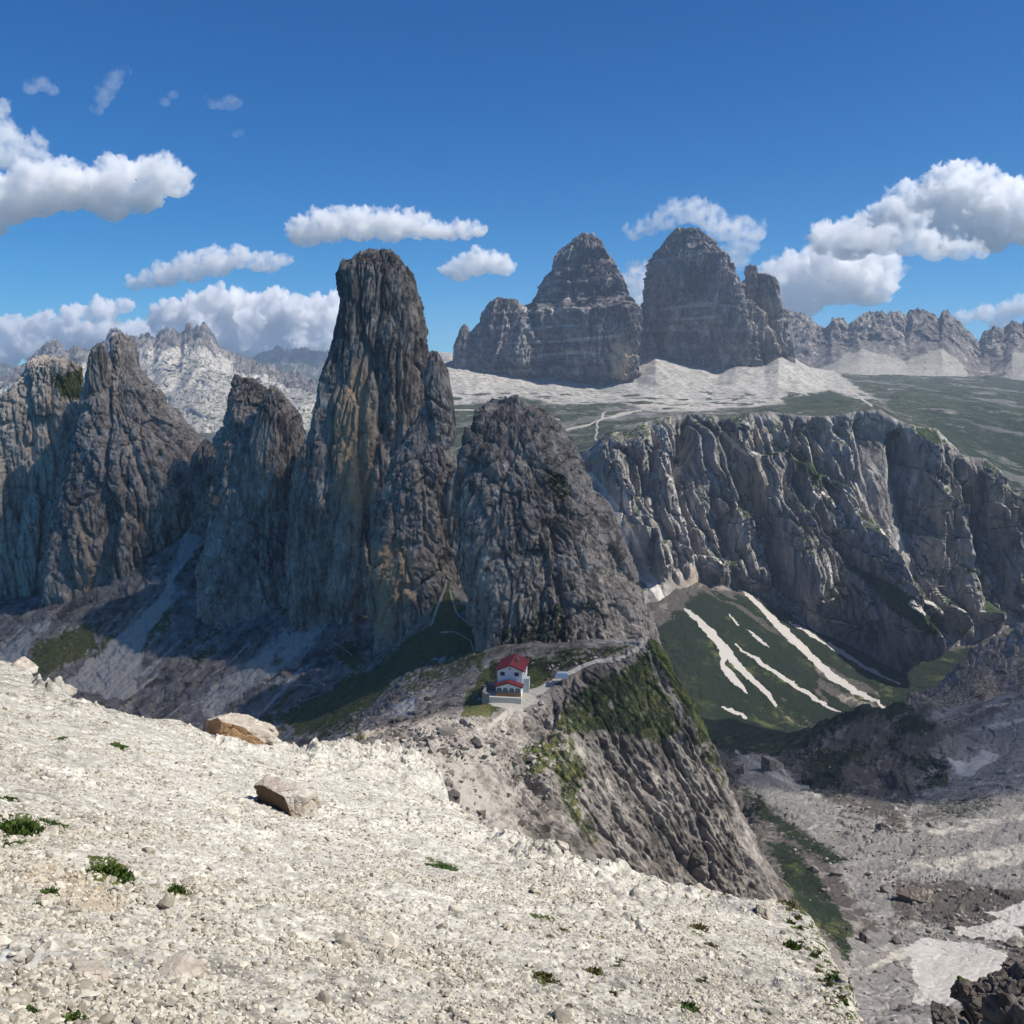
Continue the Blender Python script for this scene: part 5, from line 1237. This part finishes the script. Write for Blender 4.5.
    shade_cloud('broad flat cloud overhead shading the dark towers', [(-290, 690, -110, 150, 130), (-160, 620, -40, 170, 150), (-60, 560, -20, 160, 140), (40, 470, -60, 110, 100), (-250, 560, -150, 190, 120), (-60, 430, -120, 120, 80), (-20, 385, -125, 60, 45), (-120, 700, 0, 200, 120), (-150, 470, -150, 140, 90), (-330, 560, -150, 160, 110), (-210, 420, -170, 130, 70)], 980, .0060, 1171)
    shade_cloud('broad flat cloud overhead shading the mossy hump in the valley', [(250, 760, -260, 120, 90), (330, 850, -290, 140, 90), (170, 640, -250, 90, 60), (400, 730, -230, 130, 70), (300, 640, -240, 110, 50), (440, 930, -200, 150, 110), (480, 800, -220, 120, 90), (190, 820, -300, 90, 80)], 960, .008, 1181)

# ================================================================== HAZE
if os.environ.get('HAZE', '1') == '1':
    hz = MB().box(-9000, 9000, -300, 16000, -900, 640).build('haze', None, None) if False else None
    bm = bmesh.new(); bmesh.ops.create_cube(bm, size=1)
    me = bpy.data.meshes.new('haze'); bm.to_mesh(me); bm.free()
    hz = bpy.data.objects.new('haze', me); COL.objects.link(hz)
    x0, x1, y0, y1, z0, z1 = -13500, 13500, -400, 16500, -950, 640
    hz.scale = (x1 - x0, y1 - y0, z1 - z0); hz.location = ((x0 + x1) / 2, (y0 + y1) / 2, (z0 + z1) / 2)
    m = bpy.data.materials.new('haze_air'); m.use_nodes = True; nt = m.node_tree; nt.nodes.clear()
    out = nd(nt, 'ShaderNodeOutputMaterial'); vol = nd(nt, 'ShaderNodeVolumePrincipled')
    vol.inputs['Color'].default_value = (.62, .78, 1.0, 1); vol.inputs['Density'].default_value = 5.0e-5; vol.inputs['Anisotropy'].default_value = .2
    nt.links.new(vol.outputs[0], out.inputs['Volume']); me.materials.append(m)
    hz['kind'] = 'stuff'; hz['label'] = 'thin blue mountain haze'
# ================================================================== CAMERA, SUN AND SKY
cam = bpy.data.cameras.new('camera'); cam.sensor_width = 36; cam.lens = 36.0; cam.clip_start = .3; cam.clip_end = 90000
co = bpy.data.objects.new('camera', cam); COL.objects.link(co)
co.rotation_euler = (math.pi / 2 - PITCH, 0, 0); scene.camera = co

sun = bpy.data.lights.new('sun', 'SUN'); sun.energy = 4.9; sun.angle = math.radians(.55); sun.color = (1, .95, .87)
so = bpy.data.objects.new('sun', sun); COL.objects.link(so)
so.rotation_euler = (math.pi / 2 - SUN_EL, 0, -SUN_AZ + math.pi); so.location = (50, -20, 80)
w = bpy.data.worlds.new('World'); scene.world = w; w.use_nodes = True
nt = w.node_tree; bg = nt.nodes['Background']
sky = nd(nt, 'ShaderNodeTexSky', sky_type='NISHITA', sun_disc=False)
sky.sun_elevation = SUN_EL; sky.sun_rotation = SUN_AZ; sky.altitude = 2400; sky.air_density = .7; sky.dust_density = 0; sky.ozone_density = 6.0
sp = nd(nt, 'ShaderNodeSeparateColor'); cb = nd(nt, 'ShaderNodeCombineColor'); nt.links.new(sky.outputs[0], sp.inputs[0])
for i, (g, k) in enumerate(((1.6, .42), (1.1, .80), (.8, .86))):       # deep mountain blue
    x = mth(nt, 'POWER', mth(nt, 'MULTIPLY', sp.outputs[i], .127), g)
    nt.links.new(mth(nt, 'MULTIPLY', x, k / .127), cb.inputs[i])
nt.links.new(cb.outputs[0], bg.inputs[0]); bg.inputs[1].default_value = .10
vs = scene.view_settings; vs.view_transform = 'Standard'; vs.look = 'None'; vs.exposure = .35; vs.gamma = 1
cy = scene.cycles
cy.use_adaptive_sampling = True; cy.adaptive_threshold = .02; cy.max_bounces = 16; cy.diffuse_bounces = 4; cy.glossy_bounces = 1; cy.transmission_bounces = 2; cy.volume_bounces = 14
cy.use_denoising = True
try:
    cy.denoiser = 'OPENIMAGEDENOISE'
except Exception:
    pass
# words for the parts of the terrain
NAMES = {'rock_spire': 'tallest rock spire, grey with ochre streaks, left of the centre', 'rock_buttress': 'shorter rock buttress leaning on the right side of the tallest spire',
         'rock_tower': 'squat pointed rock tower just left of the tallest spire', 'rock_tower.001': 'broad pointed rock tower with a twin tip, second from the left edge',
         'rock_tower.002': 'pale topped rock tower at the left edge with a green patch', 'rock_tower.003': 'rock wall continuing beyond the left edge', 'rock_tower.004': 'dome shaped dark rock tower directly above the hut',
         'rock_pinnacle': 'small second tip on the squat pointed tower', 'rock_pinnacle.001': 'narrow left tip of the twin tipped tower', 'rock_pinnacle.002': 'little pinnacle at the left foot of the far banded peaks', 'rock_pinnacle.003': 'thin pinnacle at the right foot of the far banded peaks',
         'mountain_peak': 'left one of the three great banded peaks', 'mountain_peak.001': 'middle and highest of the three great banded peaks', 'mountain_peak.002': 'smallest slim peak on the right of the three great ones',
         'mountain_shoulder': 'jagged shoulder on the left of the left great peak', 'mountain_shoulder.001': 'low shoulder in the gap between the two biggest peaks', 'mountain_shoulder.002': 'broad shoulder between the middle peak and the slim one',
         'rock_ridge': 'dark rock saddle between the twin tipped tower and the squat one', 'rock_ridge.001': 'rock saddle between the squat tower and the tallest spire', 'rock_ridge.002': 'rock saddle between the buttress and the dome shaped tower'}
for o in scene.objects:
    if o.get('kind') == 'structure':
        if o.name in NAMES:
            o['label'] = NAMES[o.name]
        o['category'] = {'rock': 'rock formation', 'mountain': 'mountain', 'cliff': 'cliff'}.get(o.name.split('_')[0], 'ground')
    elif o.get('kind') == 'stuff':
        o['category'] = 'haze' if o.name == 'haze' else 'stones'
POOL.shutdown()
